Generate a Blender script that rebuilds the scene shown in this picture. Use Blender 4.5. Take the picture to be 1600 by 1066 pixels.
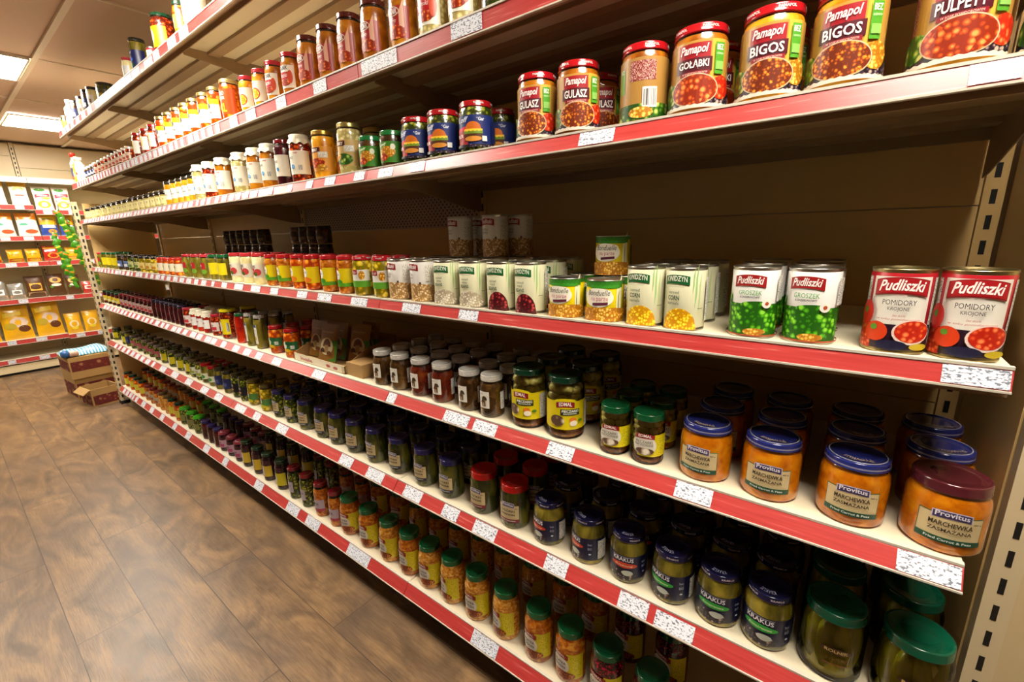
import bpy, bmesh, math, random
from mathutils import Vector, Matrix
random.seed(7)
for _o in list(bpy.data.objects): bpy.data.objects.remove(_o)
SC = bpy.context.scene
COL = SC.collection
PI = math.pi
# ------------------------------------------------------------------ camera
CZ = 1.40                                   # lens height above the floor
cam_d = bpy.data.cameras.new('camera'); cam = bpy.data.objects.new('camera', cam_d); COL.objects.link(cam)
cam_d.sensor_width = 36.0; cam_d.lens = 690.0/1600*36.0; cam_d.clip_start = .02
fw = Vector((-0.59470871, 0.7675704, -0.2390758)); rt = Vector((0.79419463, 0.60708574, -0.02649127)); up = Vector((-0.1248056, 0.2056273, 0.97063947))
cam.matrix_world = Matrix(((rt.x, up.x, -fw.x, 0), (rt.y, up.y, -fw.y, 0), (rt.z, up.z, -fw.z, CZ), (0, 0, 0, 1)))
SC.camera = cam
# ------------------------------------------------------------------ world, light, exposure
w = bpy.data.worlds.new('world'); SC.world = w; w.use_nodes = True
w.node_tree.nodes['Background'].inputs[0].default_value = (1, .93, .82, 1)
w.node_tree.nodes['Background'].inputs[1].default_value = .25
SC.view_settings.view_transform = 'Standard'; SC.view_settings.look = 'None'
SC.view_settings.gamma = 1; SC.view_settings.use_curve_mapping = False
SC.view_settings.exposure = 0.12
CEIL = 2.54
LAMP = 56.0
LIGHTS = [(-4.575, .37), (-6.41, .985), (-2.15, .37), (.25, .37), (-6.41, -.83)]

# ------------------------------------------------------------------ materials
MATS = {}
def _new(name):
    m = bpy.data.materials.new(name); m.use_nodes = True
    return m, m.node_tree.nodes, m.node_tree.links, m.node_tree.nodes['Principled BSDF']
def srgb(h):
    if isinstance(h, str):
        c = [int(h[i:i+2], 16)/255 for i in (0, 2, 4)]
        return tuple(((x+.055)/1.055)**2.4 if x > .04045 else x/12.92 for x in c)+(1,)
    return tuple(h)+(1,) if len(h) == 3 else h
def M(col, rough=.45, metal=0, coat=0, var=0, scale=30, bump=0, name=None):
    """a plain painted, printed or metal surface with faint uneven tone"""
    key = (col, rough, metal, coat, var, scale, bump)
    if key in MATS: return MATS[key]
    m, n, l, b = _new(name or 'surface_%d' % len(MATS))
    c = srgb(col)
    b.inputs['Base Color'].default_value = c; b.inputs['Roughness'].default_value = rough
    b.inputs['Metallic'].default_value = metal; b.inputs['Coat Weight'].default_value = coat; b.inputs['Coat Roughness'].default_value = .06
    if var or bump:
        tc = n.new('ShaderNodeTexCoord'); no = n.new('ShaderNodeTexNoise'); no.inputs['Scale'].default_value = scale; no.inputs['Detail'].default_value = 4
        l.new(tc.outputs['Object'], no.inputs['Vector'])
        if var:
            mx = n.new('ShaderNodeMix'); mx.data_type = 'RGBA'; mx.inputs[6].default_value = tuple(x*(1-var) for x in c[:3])+(1,); mx.inputs[7].default_value = c
            l.new(no.outputs['Fac'], mx.inputs[0]); l.new(mx.outputs[2], b.inputs['Base Color'])
        if bump:
            bp = n.new('ShaderNodeBump'); bp.inputs['Strength'].default_value = bump; bp.inputs['Distance'].default_value = .002
            l.new(no.outputs['Fac'], bp.inputs['Height']); l.new(bp.outputs['Normal'], b.inputs['Normal'])
    MATS[key] = m; return m
def chunks(name, cols, scale=120, rough=.25, coat=.8, bump=.35, kind='vor', stretch=1.0, per_object=True):
    """food seen through a jar wall, or printed food picture: cells in two or three food colours"""
    if name in MATS: return MATS[name]
    m, n, l, b = _new(name)
    tc = n.new('ShaderNodeTexCoord'); mp = n.new('ShaderNodeMapping'); mp.inputs['Scale'].default_value = (1, 1, stretch)
    l.new(tc.outputs['Object'], mp.inputs['Vector'])
    vec = mp.outputs['Vector']
    if per_object:
        oi = n.new('ShaderNodeObjectInfo'); ad = n.new('ShaderNodeVectorMath'); ad.operation = 'ADD'
        l.new(mp.outputs['Vector'], ad.inputs[0]); l.new(oi.outputs['Random'], ad.inputs[1]); vec = ad.outputs[0]
    no = n.new('ShaderNodeTexNoise'); no.inputs['Scale'].default_value = scale*.45; no.inputs['Detail'].default_value = 5; no.inputs['Distortion'].default_value = .6
    l.new(vec, no.inputs['Vector'])
    cr = n.new('ShaderNodeValToRGB'); cr.color_ramp.elements[0].color = srgb(cols[0]); cr.color_ramp.elements[0].position = .3
    cr.color_ramp.elements[1].color = srgb(cols[-1]); cr.color_ramp.elements[1].position = .7
    if len(cols) > 2:
        for i in range(1, len(cols)-1):
            e = cr.color_ramp.elements.new(.3+.4*i/(len(cols)-1)); e.color = srgb(cols[i])
    height = no.outputs['Fac']
    if kind == 'vor':
        vo = n.new('ShaderNodeTexVoronoi'); vo.inputs['Scale'].default_value = scale; l.new(vec, vo.inputs['Vector'])
        sp = n.new('ShaderNodeSeparateColor'); l.new(vo.outputs['Color'], sp.inputs[0])
        mr = n.new('ShaderNodeMapRange'); mr.inputs[3].default_value = .5; mr.inputs[4].default_value = 1.0; l.new(sp.outputs[0], mr.inputs[0])
        ma = n.new('ShaderNodeMath'); ma.operation = 'SUBTRACT'; l.new(mr.outputs[0], ma.inputs[0])
        mu = n.new('ShaderNodeMath'); mu.operation = 'MULTIPLY'; mu.inputs[1].default_value = .85; l.new(vo.outputs['Distance'], mu.inputs[0]); l.new(mu.outputs[0], ma.inputs[1])  # cell rims darkened, shading put into the colour so pieces look round
        l.new(ma.outputs[0], cr.inputs[0])
        iv = n.new('ShaderNodeMath'); iv.operation = 'MULTIPLY'; iv.inputs[1].default_value = -1; l.new(vo.outputs['Distance'], iv.inputs[0]); height = iv.outputs[0]
    else:
        l.new(no.outputs['Fac'], cr.inputs[0])
    l.new(cr.outputs[0], b.inputs['Base Color'])
    if bump:
        bp = n.new('ShaderNodeBump'); bp.inputs['Strength'].default_value = bump; bp.inputs['Distance'].default_value = .003
        l.new(height, bp.inputs['Height']); l.new(bp.outputs['Normal'], b.inputs['Normal'])
    b.inputs['Roughness'].default_value = rough; b.inputs['Coat Weight'].default_value = coat; b.inputs['Coat Roughness'].default_value = .04
    MATS[name] = m; return m
def glass_mat():
    if 'glass' in MATS: return MATS['glass']
    m = bpy.data.materials.new('clear_jar_glass'); m.use_nodes = True; n = m.node_tree.nodes; l = m.node_tree.links; n.clear()
    o = n.new('ShaderNodeOutputMaterial'); mx = n.new('ShaderNodeMixShader'); t = n.new('ShaderNodeBsdfTransparent'); g = n.new('ShaderNodeBsdfGlossy'); f = n.new('ShaderNodeFresnel')
    t.inputs[0].default_value = (.93, .95, .9, 1); g.inputs['Roughness'].default_value = .03; f.inputs[0].default_value = 1.45
    l.new(f.outputs[0], mx.inputs[0]); l.new(t.outputs[0], mx.inputs[1]); l.new(g.outputs[0], mx.inputs[2]); l.new(mx.outputs[0], o.inputs[0])
    MATS['glass'] = m; return m
def print_mat(name, ink, paper, sx=400, sz=260, thr=.56):
    """fine print too small to read: short dark strokes in rows on paper"""
    if name in MATS: return MATS[name]
    m, n, l, b = _new(name)
    tc = n.new('ShaderNodeTexCoord'); mp = n.new('ShaderNodeMapping'); mp.inputs['Scale'].default_value = (sx, sx, sz)
    l.new(tc.outputs['Object'], mp.inputs['Vector'])
    no = n.new('ShaderNodeTexNoise'); no.inputs['Scale'].default_value = 1; no.inputs['Detail'].default_value = 2; l.new(mp.outputs['Vector'], no.inputs['Vector'])
    cr = n.new('ShaderNodeValToRGB'); cr.color_ramp.interpolation = 'LINEAR'
    cr.color_ramp.elements[0].position = thr-.03; cr.color_ramp.elements[0].color = srgb(paper); cr.color_ramp.elements[1].position = thr+.03; cr.color_ramp.elements[1].color = srgb(ink)
    l.new(no.outputs['Fac'], cr.inputs[0]); l.new(cr.outputs[0], b.inputs['Base Color']); b.inputs['Roughness'].default_value = .5
    MATS[name] = m; return m

# ------------------------------------------------------------------ mesh builder
class MB:
    def __init__(s): s.v = []; s.f = []; s.m = []; s.mats = []; s.sm = []
    def mi(s, mat):
        if mat not in s.mats: s.mats.append(mat)
        return s.mats.index(mat)
    def add(s, vs, fs, mat, smooth=False):
        o = len(s.v); k = s.mi(mat); s.v += [tuple(p) for p in vs]
        for f in fs: s.f.append([i+o for i in f]); s.m.append(k); s.sm.append(smooth)
    def box(s, x0, x1, y0, y1, z0, z1, mat):
        s.add([(x, y, z) for z in (z0, z1) for y in (y0, y1) for x in (x0, x1)], [(0, 2, 3, 1), (4, 5, 7, 6), (0, 1, 5, 4), (2, 6, 7, 3), (0, 4, 6, 2), (1, 3, 7, 5)], mat)
    def prism(s, poly, axis, a, b, mat, smooth=False):
        """poly: closed outline in the two other axes; extruded along axis from a to b"""
        def P(u, v, t): return {'x': (t, u, v), 'y': (u, t, v), 'z': (u, v, t)}[axis]
        n = len(poly); vs = [P(u, v, a) for u, v in poly]+[P(u, v, b) for u, v in poly]
        ar = sum(poly[i][0]*poly[(i+1) % n][1]-poly[(i+1) % n][0]*poly[i][1] for i in range(n))
        fs = [[i, (i+1) % n, n+(i+1) % n, n+i] for i in range(n)]+[list(range(n))[::-1], list(range(n, 2*n))]
        if (ar < 0) != (axis == 'y'): fs = [f[::-1] for f in fs]
        s.add(vs, fs, mat, smooth)
    def lathe(s, prof, seg, mats, cx=0, cy=0, cz=0, smooth=True, square=0):
        """prof: (r, z) from bottom axis to top axis; mats: one material or a function of z"""
        base = len(s.v); n = len(prof); pole = {}
        rings = []
        for (r, z) in prof:
            if r < 1e-5: rings.append([len(s.v)]); s.v.append((cx, cy, cz+z)); continue
            ring = []
            for k in range(seg):
                a = 2*PI*k/seg; q = 1.0
                if square: q = 1+square*(1/max(abs(math.cos(a)), abs(math.sin(a)))-1)
                ring.append(len(s.v)); s.v.append((cx+r*q*math.cos(a), cy+r*q*math.sin(a), cz+z))
            rings.append(ring)
        for i in range(n-1):
            A, B = rings[i], rings[i+1]; zz = (prof[i][1]+prof[i+1][1])/2
            k_ = s.mi(mats(zz) if callable(mats) else mats)
            for k in range(seg):
                k2 = (k+1) % seg
                if len(A) == 1 and len(B) == 1: continue
                if len(A) == 1: f = [A[0], B[k2], B[k]][::-1]; f = [A[0], B[k], B[k2]][::-1]
                elif len(B) == 1: f = [A[k], A[k2], B[0]]
                else: f = [A[k], A[k2], B[k2], B[k]]
                s.f.append(f); s.m.append(k_); s.sm.append(smooth)
    def ball(s, c, r, mat, seg=10, rings=6, sz=1.0):
        s.lathe([(max(0, r*math.sin(PI*i/rings)) if 0 < i < rings else 0, -r*sz*math.cos(PI*i/rings)) for i in range(rings+1)], seg, mat, c[0], c[1], c[2])
    def tube(s, pts, r, mat, seg=8):
        pts = [Vector(p) for p in pts]; rings = []
        for i, p in enumerate(pts):
            d = (pts[min(i+1, len(pts)-1)]-pts[max(i-1, 0)]).normalized(); u = d.orthogonal().normalized() if i == 0 else (u-d*u.dot(d)).normalized(); v = d.cross(u)
            rr = r[i] if isinstance(r, (list, tuple)) else r
            rings.append([p+(u*math.cos(2*PI*k/seg)+v*math.sin(2*PI*k/seg))*rr for k in range(seg)])
        vs = [q for R in rings for q in R]; fs = []
        for i in range(len(pts)-1):
            for k in range(seg): a = i*seg+k; b = i*seg+(k+1) % seg; fs.append([a, b, b+seg, a+seg])
        fs += [list(range(seg))[::-1], [len(vs)-seg+k for k in range(seg)]]
        s.add(vs, fs, mat, True)
    def mesh(s, name):
        me = bpy.data.meshes.new(name); me.from_pydata(s.v, [], s.f)
        for m in s.mats: me.materials.append(m)
        me.polygons.foreach_set('material_index', s.m); me.polygons.foreach_set('use_smooth', s.sm); me.update()
        return me
    def build(s, name, parent=None, loc=(0, 0, 0)):
        o = bpy.data.objects.new(name, s.mesh(name)); COL.objects.link(o); o.location = loc
        if parent: o.parent = parent
        return o
def empty(name, loc=(0, 0, 0), rz=0):
    o = bpy.data.objects.new(name, None); COL.objects.link(o); o.location = loc; o.rotation_euler = (0, 0, rz); o.empty_display_size = .03
    return o
def tag(o, label, cat, group=None):
    o['label'] = label; o['category'] = cat
    if group: o['group'] = group
    return o
def struct(o): o['kind'] = 'structure'; return o
def copy_tree(o, parent=None):
    c = o.copy(); COL.objects.link(c); c.parent = parent
    for ch in KIDS.get(o.name, []): copy_tree(ch, c)
    return c
KIDS = {}

# ------------------------------------------------------------------ lettering
TXT = {}
def text_mesh(s, style=''):
    """outline of a word as flat triangles, fitted in a unit box"""
    k = (s, style)
    if k in TXT: return TXT[k]
    cu = bpy.data.curves.new('lettering', 'FONT'); cu.body = s; cu.resolution_u = 2
    if 'i' in style: cu.shear = .3
    if 'b' in style: cu.offset = .022
    if 'n' in style: cu.space_character = .85
    ob = bpy.data.objects.new('lettering', cu); me = ob.to_mesh()
    vs = [(v.co.x, v.co.y) for v in me.vertices]; fs = [list(p.vertices) for p in me.polygons]
    nrm = [p.normal.z for p in me.polygons]
    fs = [f if nz > 0 else f[::-1] for f, nz in zip(fs, nrm)]
    ob.to_mesh_clear(); bpy.data.objects.remove(ob); bpy.data.curves.remove(cu)
    x0 = min(v[0] for v in vs); x1 = max(v[0] for v in vs); y0 = min(v[1] for v in vs); y1 = max(v[1] for v in vs)
    TXT[k] = ([((x-x0)/(x1-x0), (y-y0)/(y1-y0)) for x, y in vs], fs); return TXT[k]

# label elements: x in radians around the jar (or metres on flat things), z as a share of height
def draw(mb, els, put, dx=.12):
    """put(x, z, layer) -> point; every element is a thin printed layer over the one before"""
    for i, e in enumerate(els):
        k = e[0]; x, z, ww, hh = e[1:5]; mat = e[5]
        mat = M(mat, .38) if isinstance(mat, str) else mat
        lay = i+1
        if k == 't':
            vs, fs = text_mesh(e[6], e[7] if len(e) > 7 else '')
            bend = e[8] if len(e) > 8 else 0
            mb.add([put(x+(u-.5)*ww, z+(v-.5)*hh+bend*(1-(2*u-1)**2)*hh, lay) for u, v in vs], fs, mat)
            continue
        n = max(2, int(abs(ww)/dx)+1)
        if k in 'eoh': n = max(n, 10)
        if k == 'B': n = max(n, 8)
        top = []; bot = []
        for j in range(n+1):
            t = 2*j/n-1
            if k == 'r': a, b = .5, -.5
            elif k == 'e': q = math.sqrt(max(0, 1-(math.sin(t*PI/2))**2)); t = math.sin(t*PI/2); a, b = .5*q, -.5*q
            elif k == 'h': q = math.sqrt(max(0, 1-t*t)); a, b = -.5+q, -.5          # heap: half round top
            elif k == 'B': a = .5+.18*(1-t*t)-.1; b = -.5+.18*(1-t*t)+.0            # bowed banner
            elif k == 's': a, b = .5+.22*t, -.5+.22*t                                 # slanted stroke
            elif k == 'z': a, b = .5+(.16 if j % 2 else -.16), -.5                    # ragged top
            top.append(put(x+t*ww/2, z+a*hh, lay)); bot.append(put(x+t*ww/2, z+b*hh, lay))
        vs = bot+top; fs = [[j, j+1, n+2+j, n+1+j] for j in range(n)]
        mb.add(vs, fs, mat)
def on_round(r, h, step=.00028, z0=0):
    def put(x, z, lay):
        R = r+.0003+lay*step; return (R*math.sin(x), -R*math.cos(x), z0+z*h)
    return put
# ------------------------------------------------------------------ kinds of jars, cans, bottles
RIMC = M('8f7d55', .28, 1); TIN = M('b9b4a8', .3, 1); TIND = M('8d8577', .4, 1)
def jar_profile(r, h, rn, zs, zn, base=.010):
    return [(0, .002), (r*.80, 0), (r*.94, .0012), (r*.99, base*.5), (r, base), (r, zs), (r*.985, zs+(zn-zs)*.22), ((r+rn)/2+.15*(r-rn), zs+(zn-zs)*.62), (rn, zn), (rn, h-.006), (0, h-.006)]
def lid_mesh(col, R, h, lh=.014, text=None, tcol='d8d8e0', ring=None, fabric=False, dome=.0, rim='', side=None, band=None):
    mb = MB()
    if fabric:
        m = M('e6dcc2', .85, var=.25, scale=300, bump=.3)
        seg = 40
        def pr(a): return 1+.05*math.sin(9*a)+.03*math.sin(17*a+1)
        prof = [(R*1.20, h-.030), (R*1.07, h-.018), (R*.97, h-.012), (R*1.0, h-.003), (R*.9, h), (0, h+.001)]
        vs = []
        for j, (q, z) in enumerate(prof[:-1]):
            for k in range(seg): a = 2*PI*k/seg; f = pr(a) if j < 2 else 1; vs.append((q*f*math.cos(a), q*f*math.sin(a), z+(.003*math.sin(9*a) if j == 0 else 0)))
        vs.append((0, 0, h+.001)); fs = []
        for j in range(len(prof)-2):
            for k in range(seg): a = j*seg+k; b = j*seg+(k+1) % seg; fs.append([a, b, b+seg, a+seg])
        t = (len(prof)-2)*seg
        for k in range(seg): fs.append([t+k, t+(k+1) % seg, len(vs)-1])
        mb.add(vs, fs, m, True)
        return mb
    m = M(col, .16, coat=.7) if rim != 'metal' else M(col, .3, .8)
    b = h-lh
    prof = [(0, b+.002), (R*.97, b), (R*1.015, b+.0008), (R*1.02, b+.0025), (R, b+.004), (R, h-.003), (R*.985, h-.0008), (R*.95, h), (R*.88, h-.0002), (R*.85, h-.0012), (R*.5, h-.001+dome), (0, h-.0008+dome)]
    mb.lathe(prof, 32, m)
    if ring:
        mb.lathe([(R*.90, h+.0001), (R*.90, h+.0004), (R*.865, h+.0004), (R*.865, h+.0001)], 32, M(ring, .3, .3))
    if band:
        mb.lathe([(R*1.0005, b+.0044), (R*1.004, b+.005), (R*1.004, b+.0066), (R*1.0005, b+.0072)], 32, M(band, .3, .3))
    if text:
        mt = M(tcol, .35); vs, fs = text_mesh(text, 'b')
        nl = len(text)*.11
        # word bent along the rim of the lid, readable from the back of the shelf side or the front
        mb.add([(-(R*(.52+.24*v))*math.sin((u-.5)*nl*1.6), -(R*(.52+.24*v))*math.cos((u-.5)*nl*1.6), h+.0006+dome) for u, v in vs], fs, mt)
    if side:
        put = on_round(R*1.0, 1, .0002, 0)
        draw(mb, [('t', a, (b+h)/2+.0008, .62, lh*.30, 'e8dcd8', side, 'b') for a in (-1.9, -.7, .5, 1.7, 2.9)], put)
    return mb
def make_jar(name, r, h, lidcol, content, els, rn=.9, zs=.72, zn=.86, lh=.014, lidR=None, neckmat=None, fill=.9, lid_kw={}, label_h=None, glass=False, stuff=None, seg=28, lid_part='lid', back=None):
    root = empty(name); kids = []
    rnr = r*rn; prof = jar_profile(r, h, rnr, h*zs, h*zn)
    nm = neckmat or M('1c120a', .12, coat=1)
    if glass:
        g = MB(); g.lathe(prof, seg, glass_mat()); kids.append(g.build('glass', root))
        c = MB(); stuff(c, r*.93, h); kids.append(c.build('contents', root))
    else:
        bd = MB(); bd.lathe(prof, seg, lambda z: content if z < h*fill else nm); kids.append(bd.build('filled_glass', root))
    l = lid_mesh(lidcol, (lidR or rn)*r*1.03, h, lh, **lid_kw); kids.append(l.build(lid_part, root))
    if els:
        lb = MB(); draw(lb, els, on_round(r, h)); kids.append(lb.build('label', root))
    if back: lb = MB(); draw(lb, back, on_round(r, h)); kids.append(lb.build('back_label', root))
    KIDS[root.name] = kids
    return root
def make_can(name, r, h, els, rim=None):
    root = empty(name); rim = rim or TIN
    b = MB(); b.lathe([(0, .004), (r*.9, .004), (r*.92, .0005), (r*1.0, 0), (r*1.012, .0015), (r*1.0, .0035), (r*.985, .006), (r*.985, h-.006), (r, h-.0035), (r*1.012, h-.0015), (r*1.0, h), (r*.955, h-.0003), (r*.94, h-.004), (r*.80, h-.004), (r*.78, h-.0032), (r*.6, h-.0032), (r*.58, h-.004), (0, h-.004)], 36, rim)
    kids = [b.build('tin', root)]
    lb = MB(); rr = r*.992
    lb.lathe([(rr, .006), (rr+.0003, .0065), (rr+.0003, h-.0065), (rr, h-.006)], 36, els[0])
    draw(lb, els[1:], on_round(rr, h)); kids.append(lb.build('label', root))
    KIDS[root.name] = kids; return root
def make_bottle(name, r, h, body, capcol, els, neck=.35):
    root = empty(name)
    b = MB(); b.lathe([(0, .001), (r*.9, 0), (r, .006), (r, h*.62), (r*.9, h*.70), (r*neck, h*.80), (r*neck, h*.88), (0, h*.88)], 24, body)
    c = MB(); c.lathe([(0, h*.87), (r*neck*1.25, h*.87), (r*neck*1.25, h*.985), (r*neck*1.1, h), (0, h)], 20, M(capcol, .3))
    kids = [b.build('bottle_body', root), c.build('cap', root)]
    lb = MB(); draw(lb, els, on_round(r, h)); kids.append(lb.build('label', root)); KIDS[root.name] = kids
    return root
# food seen through glass / printed on labels
F = dict(
 tomato=chunks('tomato_sauce_food', ['5a1204', 'b4300a', 'd9691c'], 90),
 gravy=chunks('brown_gravy_food', ['7a3a06', 'a8600c', 'c8861e'], 50, kind='n', bump=.1),
 gold=chunks('golden_broth_food', ['a85a06', 'dd9416', 'f0bd45'], 50, kind='n'),
 carrot=chunks('fried_carrot_food', ['a04e02', 'c06c04', 'cc8410'], 90, bump=.03, kind='n'),
 pickle=chunks('pickled_gherkin_food', ['2c280a', '6a6018', '9e8c32'], 55, stretch=.45, kind='n'),
 pickle2=chunks('dark_gherkin_food', ['15180a', '3c3f12', '6b6420'], 55, stretch=.45, kind='n'),
 mush=chunks('mushroom_cap_food', ['7a5c10', 'c6ac3e', 'efe0a0'], 75, bump=.8),
 brine=chunks('dark_brine_food', ['140a03', '3a2208', '6a4a20'], 60, kind='n'),
 redbr=chunks('red_brine_food', ['2a0602', '541406', '7a3a14'], 60, kind='n'),
 beet=chunks('beetroot_food', ['26020a', '6a0618', '9a1230'], 200),
 cabbage=chunks('shredded_salad_food', ['8a4a06', 'cc8420', 'ecc068'], 190, stretch=1.6, kind='n'),
 salad=chunks('orange_salad_food', ['7a3604', 'b8600e', 'dc9a34'], 150, stretch=1.3, kind='n'),
 orange=chunks('orange_pepper_food', ['a83a04', 'e0700c', 'f2a030'], 60),
 yellow=chunks('yellow_pepper_food', ['7a6a08', 'c8a412', 'ecd040'], 60),
 green=chunks('green_herb_food', ['2a3408', '6a7418', 'a8a040'], 90),
 mayo=chunks('pale_sauce_food', ['c8b878', 'e2d49a', 'f0e8c0'], 40, kind='n', bump=.05),
 mustard=chunks('mustard_food', ['a8985a', 'd6c682', 'e6dca6'], 90, bump=.1),
 jam=chunks('dark_jam_food', ['120206', '3a0610', '560c18'], 60, kind='n'),
 cherry=chunks('cherry_food', ['1a0206', '46060e', '7a1018'], 100),
 ketchup=chunks('red_sauce_food', ['6a0804', 'a81a08', 'c8320e'], 30, kind='n', bump=.02),
 purple=chunks('purple_cabbage_food', ['16040e', '36081c', '5a1430'], 120),
)
Pm = dict(
 peas=chunks('printed_green_peas', ['1c5a06', '49a30e', '8fd83c'], 115, rough=.4, coat=.15, bump=0, per_object=False),
 corn=chunks('printed_corn_kernels', ['c98a04', 'f2cc0a', 'fbe850'], 190, rough=.4, coat=.15, bump=0, per_object=False),
 bean=chunks('printed_pale_beans', ['9a7444', 'd2ac74', 'f0dcb4'], 190, rough=.4, coat=.15, bump=0, per_object=False),
 wbean=chunks('printed_white_beans', ['a89a80', 'd6ccb8', 'f2ece0'], 190, rough=.4, coat=.15, bump=0, per_object=False),
 kidney=chunks('printed_red_beans', ['40060c', '8a101e', 'b84a48'], 150, rough=.4, coat=.15, bump=0, per_object=False),
 chick=chunks('printed_chickpeas', ['a86a14', 'dca02c', 'f2d070'], 190, rough=.4, coat=.15, bump=0, per_object=False),
 tom=chunks('printed_tomato_dice', ['b8200a', 'de4a1e', 'f08a50'], 150, rough=.4, coat=.15, bump=0, per_object=False),
 stew=chunks('printed_stew', ['6a2406', 'b8560c', 'e8a030'], 210, rough=.4, coat=.15, bump=0, per_object=False),
 meat=chunks('printed_meat_in_sauce', ['8a2404', 'cc4e12', 'ee9a50'], 130, rough=.4, coat=.15, bump=0, per_object=False),
 herb=chunks('printed_herbs', ['1c4a08', '5a8a1c', 'c8c870'], 90, rough=.4, coat=.15, bump=0, per_object=False),
 dark=chunks('printed_dark_spoon_and_seeds', ['120a10', '4a3450', 'c0a890'], 160, rough=.4, coat=.15, bump=0, per_object=False),
 mushp=chunks('printed_mushrooms', ['5a4030', 'b09a80', 'ece0cc'], 70, rough=.4, coat=.15, bump=0, per_object=False),
)
FINE = print_mat('fine_print_grey_on_white', '55504c', 'e6e2d8', 900, 420, .55)
FINER = print_mat('fine_print_white_on_red', 'd8b0a0', '7c0f14', 900, 420, .55)
FINEY = print_mat('fine_print_on_yellow', '7a6a10', 'e2d214', 900, 420, .57)
BARS = print_mat('barcode_print', '2a2a2a', 'e8e6e0', 1500, 1, .5)

def pamapol(title, pic, ttl2=1):
    e = [('r', -.1, .44, 4.6, .74, 'b98a3a'), ('r', .85, .44, .55, .74, 'd6a93e'), ('r', -1.55, .50, .75, .55, FINER), ('r', -.05, .695, 1.15, .17, '9c1620'), ('r', -.05, .545, 1.30, .15, '4f0e1c'), ('r', 0, .452, 1.05, .045, '8c1620'),
     ('t', -.05, .700, .98, .125, 'f0e6e0', 'Pamapol', 'ib'), ('t', -.05, .545, 1.05, .105, 'f4f0e8', title, 'b'), ('t', 0, .453, .85, .022, 'e6cfc4', 'W SOSIE POMIDOROWYM', ''),
     ('r', .86, .60, .36, .34, '4f9a2a'), ('t', .86, .715, .26, .06, 'f0f4e0', 'BEZ', 'b'), ('t', .86, .645, .28, .022, 'e0f0c8', 'KONSERWANTOW', ''), ('r', .86, .52, .30, .09, '86b85a'),
     ('r', -.1, .15, 4.6, .16, Pm['dark']), ('e', -1.0, .26, .9, .26, Pm['herb']), ('e', .95, .28, .8, .26, Pm['tom'] if ttl2 else Pm['chick']), ('e', .02, .265, 1.62, .36, 'c8b090'), ('e', .02, .265, 1.54, .335, Pm[pic]), ('z', -.1, .085, 3.6, .04, 'cfc6b6')]
    return e
def rolnik(word, red=True, pic='meat'):
    if red: return [('r', -.05, .40, 2.3, .48, '9a1c1c'), ('s', .55, .44, .35, .40, 'd8a890'), ('e', -.15, .56, 1.15, .15, 'd8c8b0'), ('e', -.15, .56, 1.05, .12, '8c1a1a'), ('t', -.15, .56, .88, .085, 'f0ece4', 'ROLNIK', 'b'), ('t', -.15, .42, .7, .07, 'e8d8c8', word, 'i'), ('e', .1, .25, 1.4, .20, Pm[pic])]
    return [('r', 0, .43, 2.3, .52, 'e6e0d0'), ('t', -.1, .63, 1.3, .10, '1c1c1c', 'ROLNIK', 'b'), ('r', -.1, .45, 1.5, .17, 'b01a1e'), ('t', -.1, .46, 1.1, .09, 'f0e4dc', word, 'i'), ('e', .1, .29, 1.2, .15, Pm[pic]), ('e', .7, .42, .5, .3, 'c84a30')]
def provitus(w1, w2, strip='1e4a34', small='Fried Carrot & Peas', frame='2c5a34'):
    return [('r', 0, .375, 1.55, .42, frame), ('r', 0, .375, 1.50, .395, 'cdb88a'), ('B', 0, .575, .92, .125, 'c0b8c8'), ('B', 0, .575, .86, .10, '3c3058'), ('t', 0, .585, .76, .072, 'e4e0ea', 'Provitus', 'b', .25),
     ('t', 0, .455, .98, .068, '32261a', w1, 'b'), ('t', 0, .372, .98, .068, '32261a', w2, 'b'), ('r', 0, .222, 1.50, .075, strip), ('t', 0, .222, 1.05, .034, 'd8e0d8', small, 'b'), ('t', .56, .515, .2, .03, '4a3c20', '480 g', 'b')]
def edmal(pic, word1='PIECZARKI', word2='MARYNOWANE', big=True):
    if big: return [('r', .15, .40, 3.3, .46, 'd9c50c'), ('e', 0, .62, 1.2, .12, 'd9c50c'), ('B', 0, .575, .95, .10, '8c1420'), ('t', 0, .585, .66, .06, 'f0e8e0', 'EDMAL', 'b', .15), ('r', .25, .46, 1.0, .10, '26301a'), ('t', .25, .478, .86, .042, 'f0f0e4', word1, 'b'), ('t', .25, .436, .7, .024, 'e0e4c8', word2, 'b'),
        ('e', -.42, .32, .75, .18, Pm['mushp']), ('e', .38, .34, .36, .08, 'e07a1c'), ('e', .42, .28, .4, .09, 'ece0c8'), ('e', .78, .32, .25, .05, '4a7a1c'), ('r', 1.4, .40, .6, .42, FINE)]
    return [('r', .55, .40, 2.2, .44, 'd9c50c'), ('r', 1.1, .38, .8, .36, FINEY), ('e', -.15, .40, 1.5, .40, 'dcd6c6'), ('B', -.1, .58, 1.15, .10, '8c1420'), ('t', -.1, .59, .8, .058, 'f0e8e0', 'EDMAL', 'b', .15), ('t', -.15, .475, 1.0, .055, '2a2a1c', word1, ''), ('t', -.15, .415, 1.1, .05, '2a2a1c', word2, ''), ('e', -.1, .29, 1.1, .14, Pm[pic])]
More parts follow.
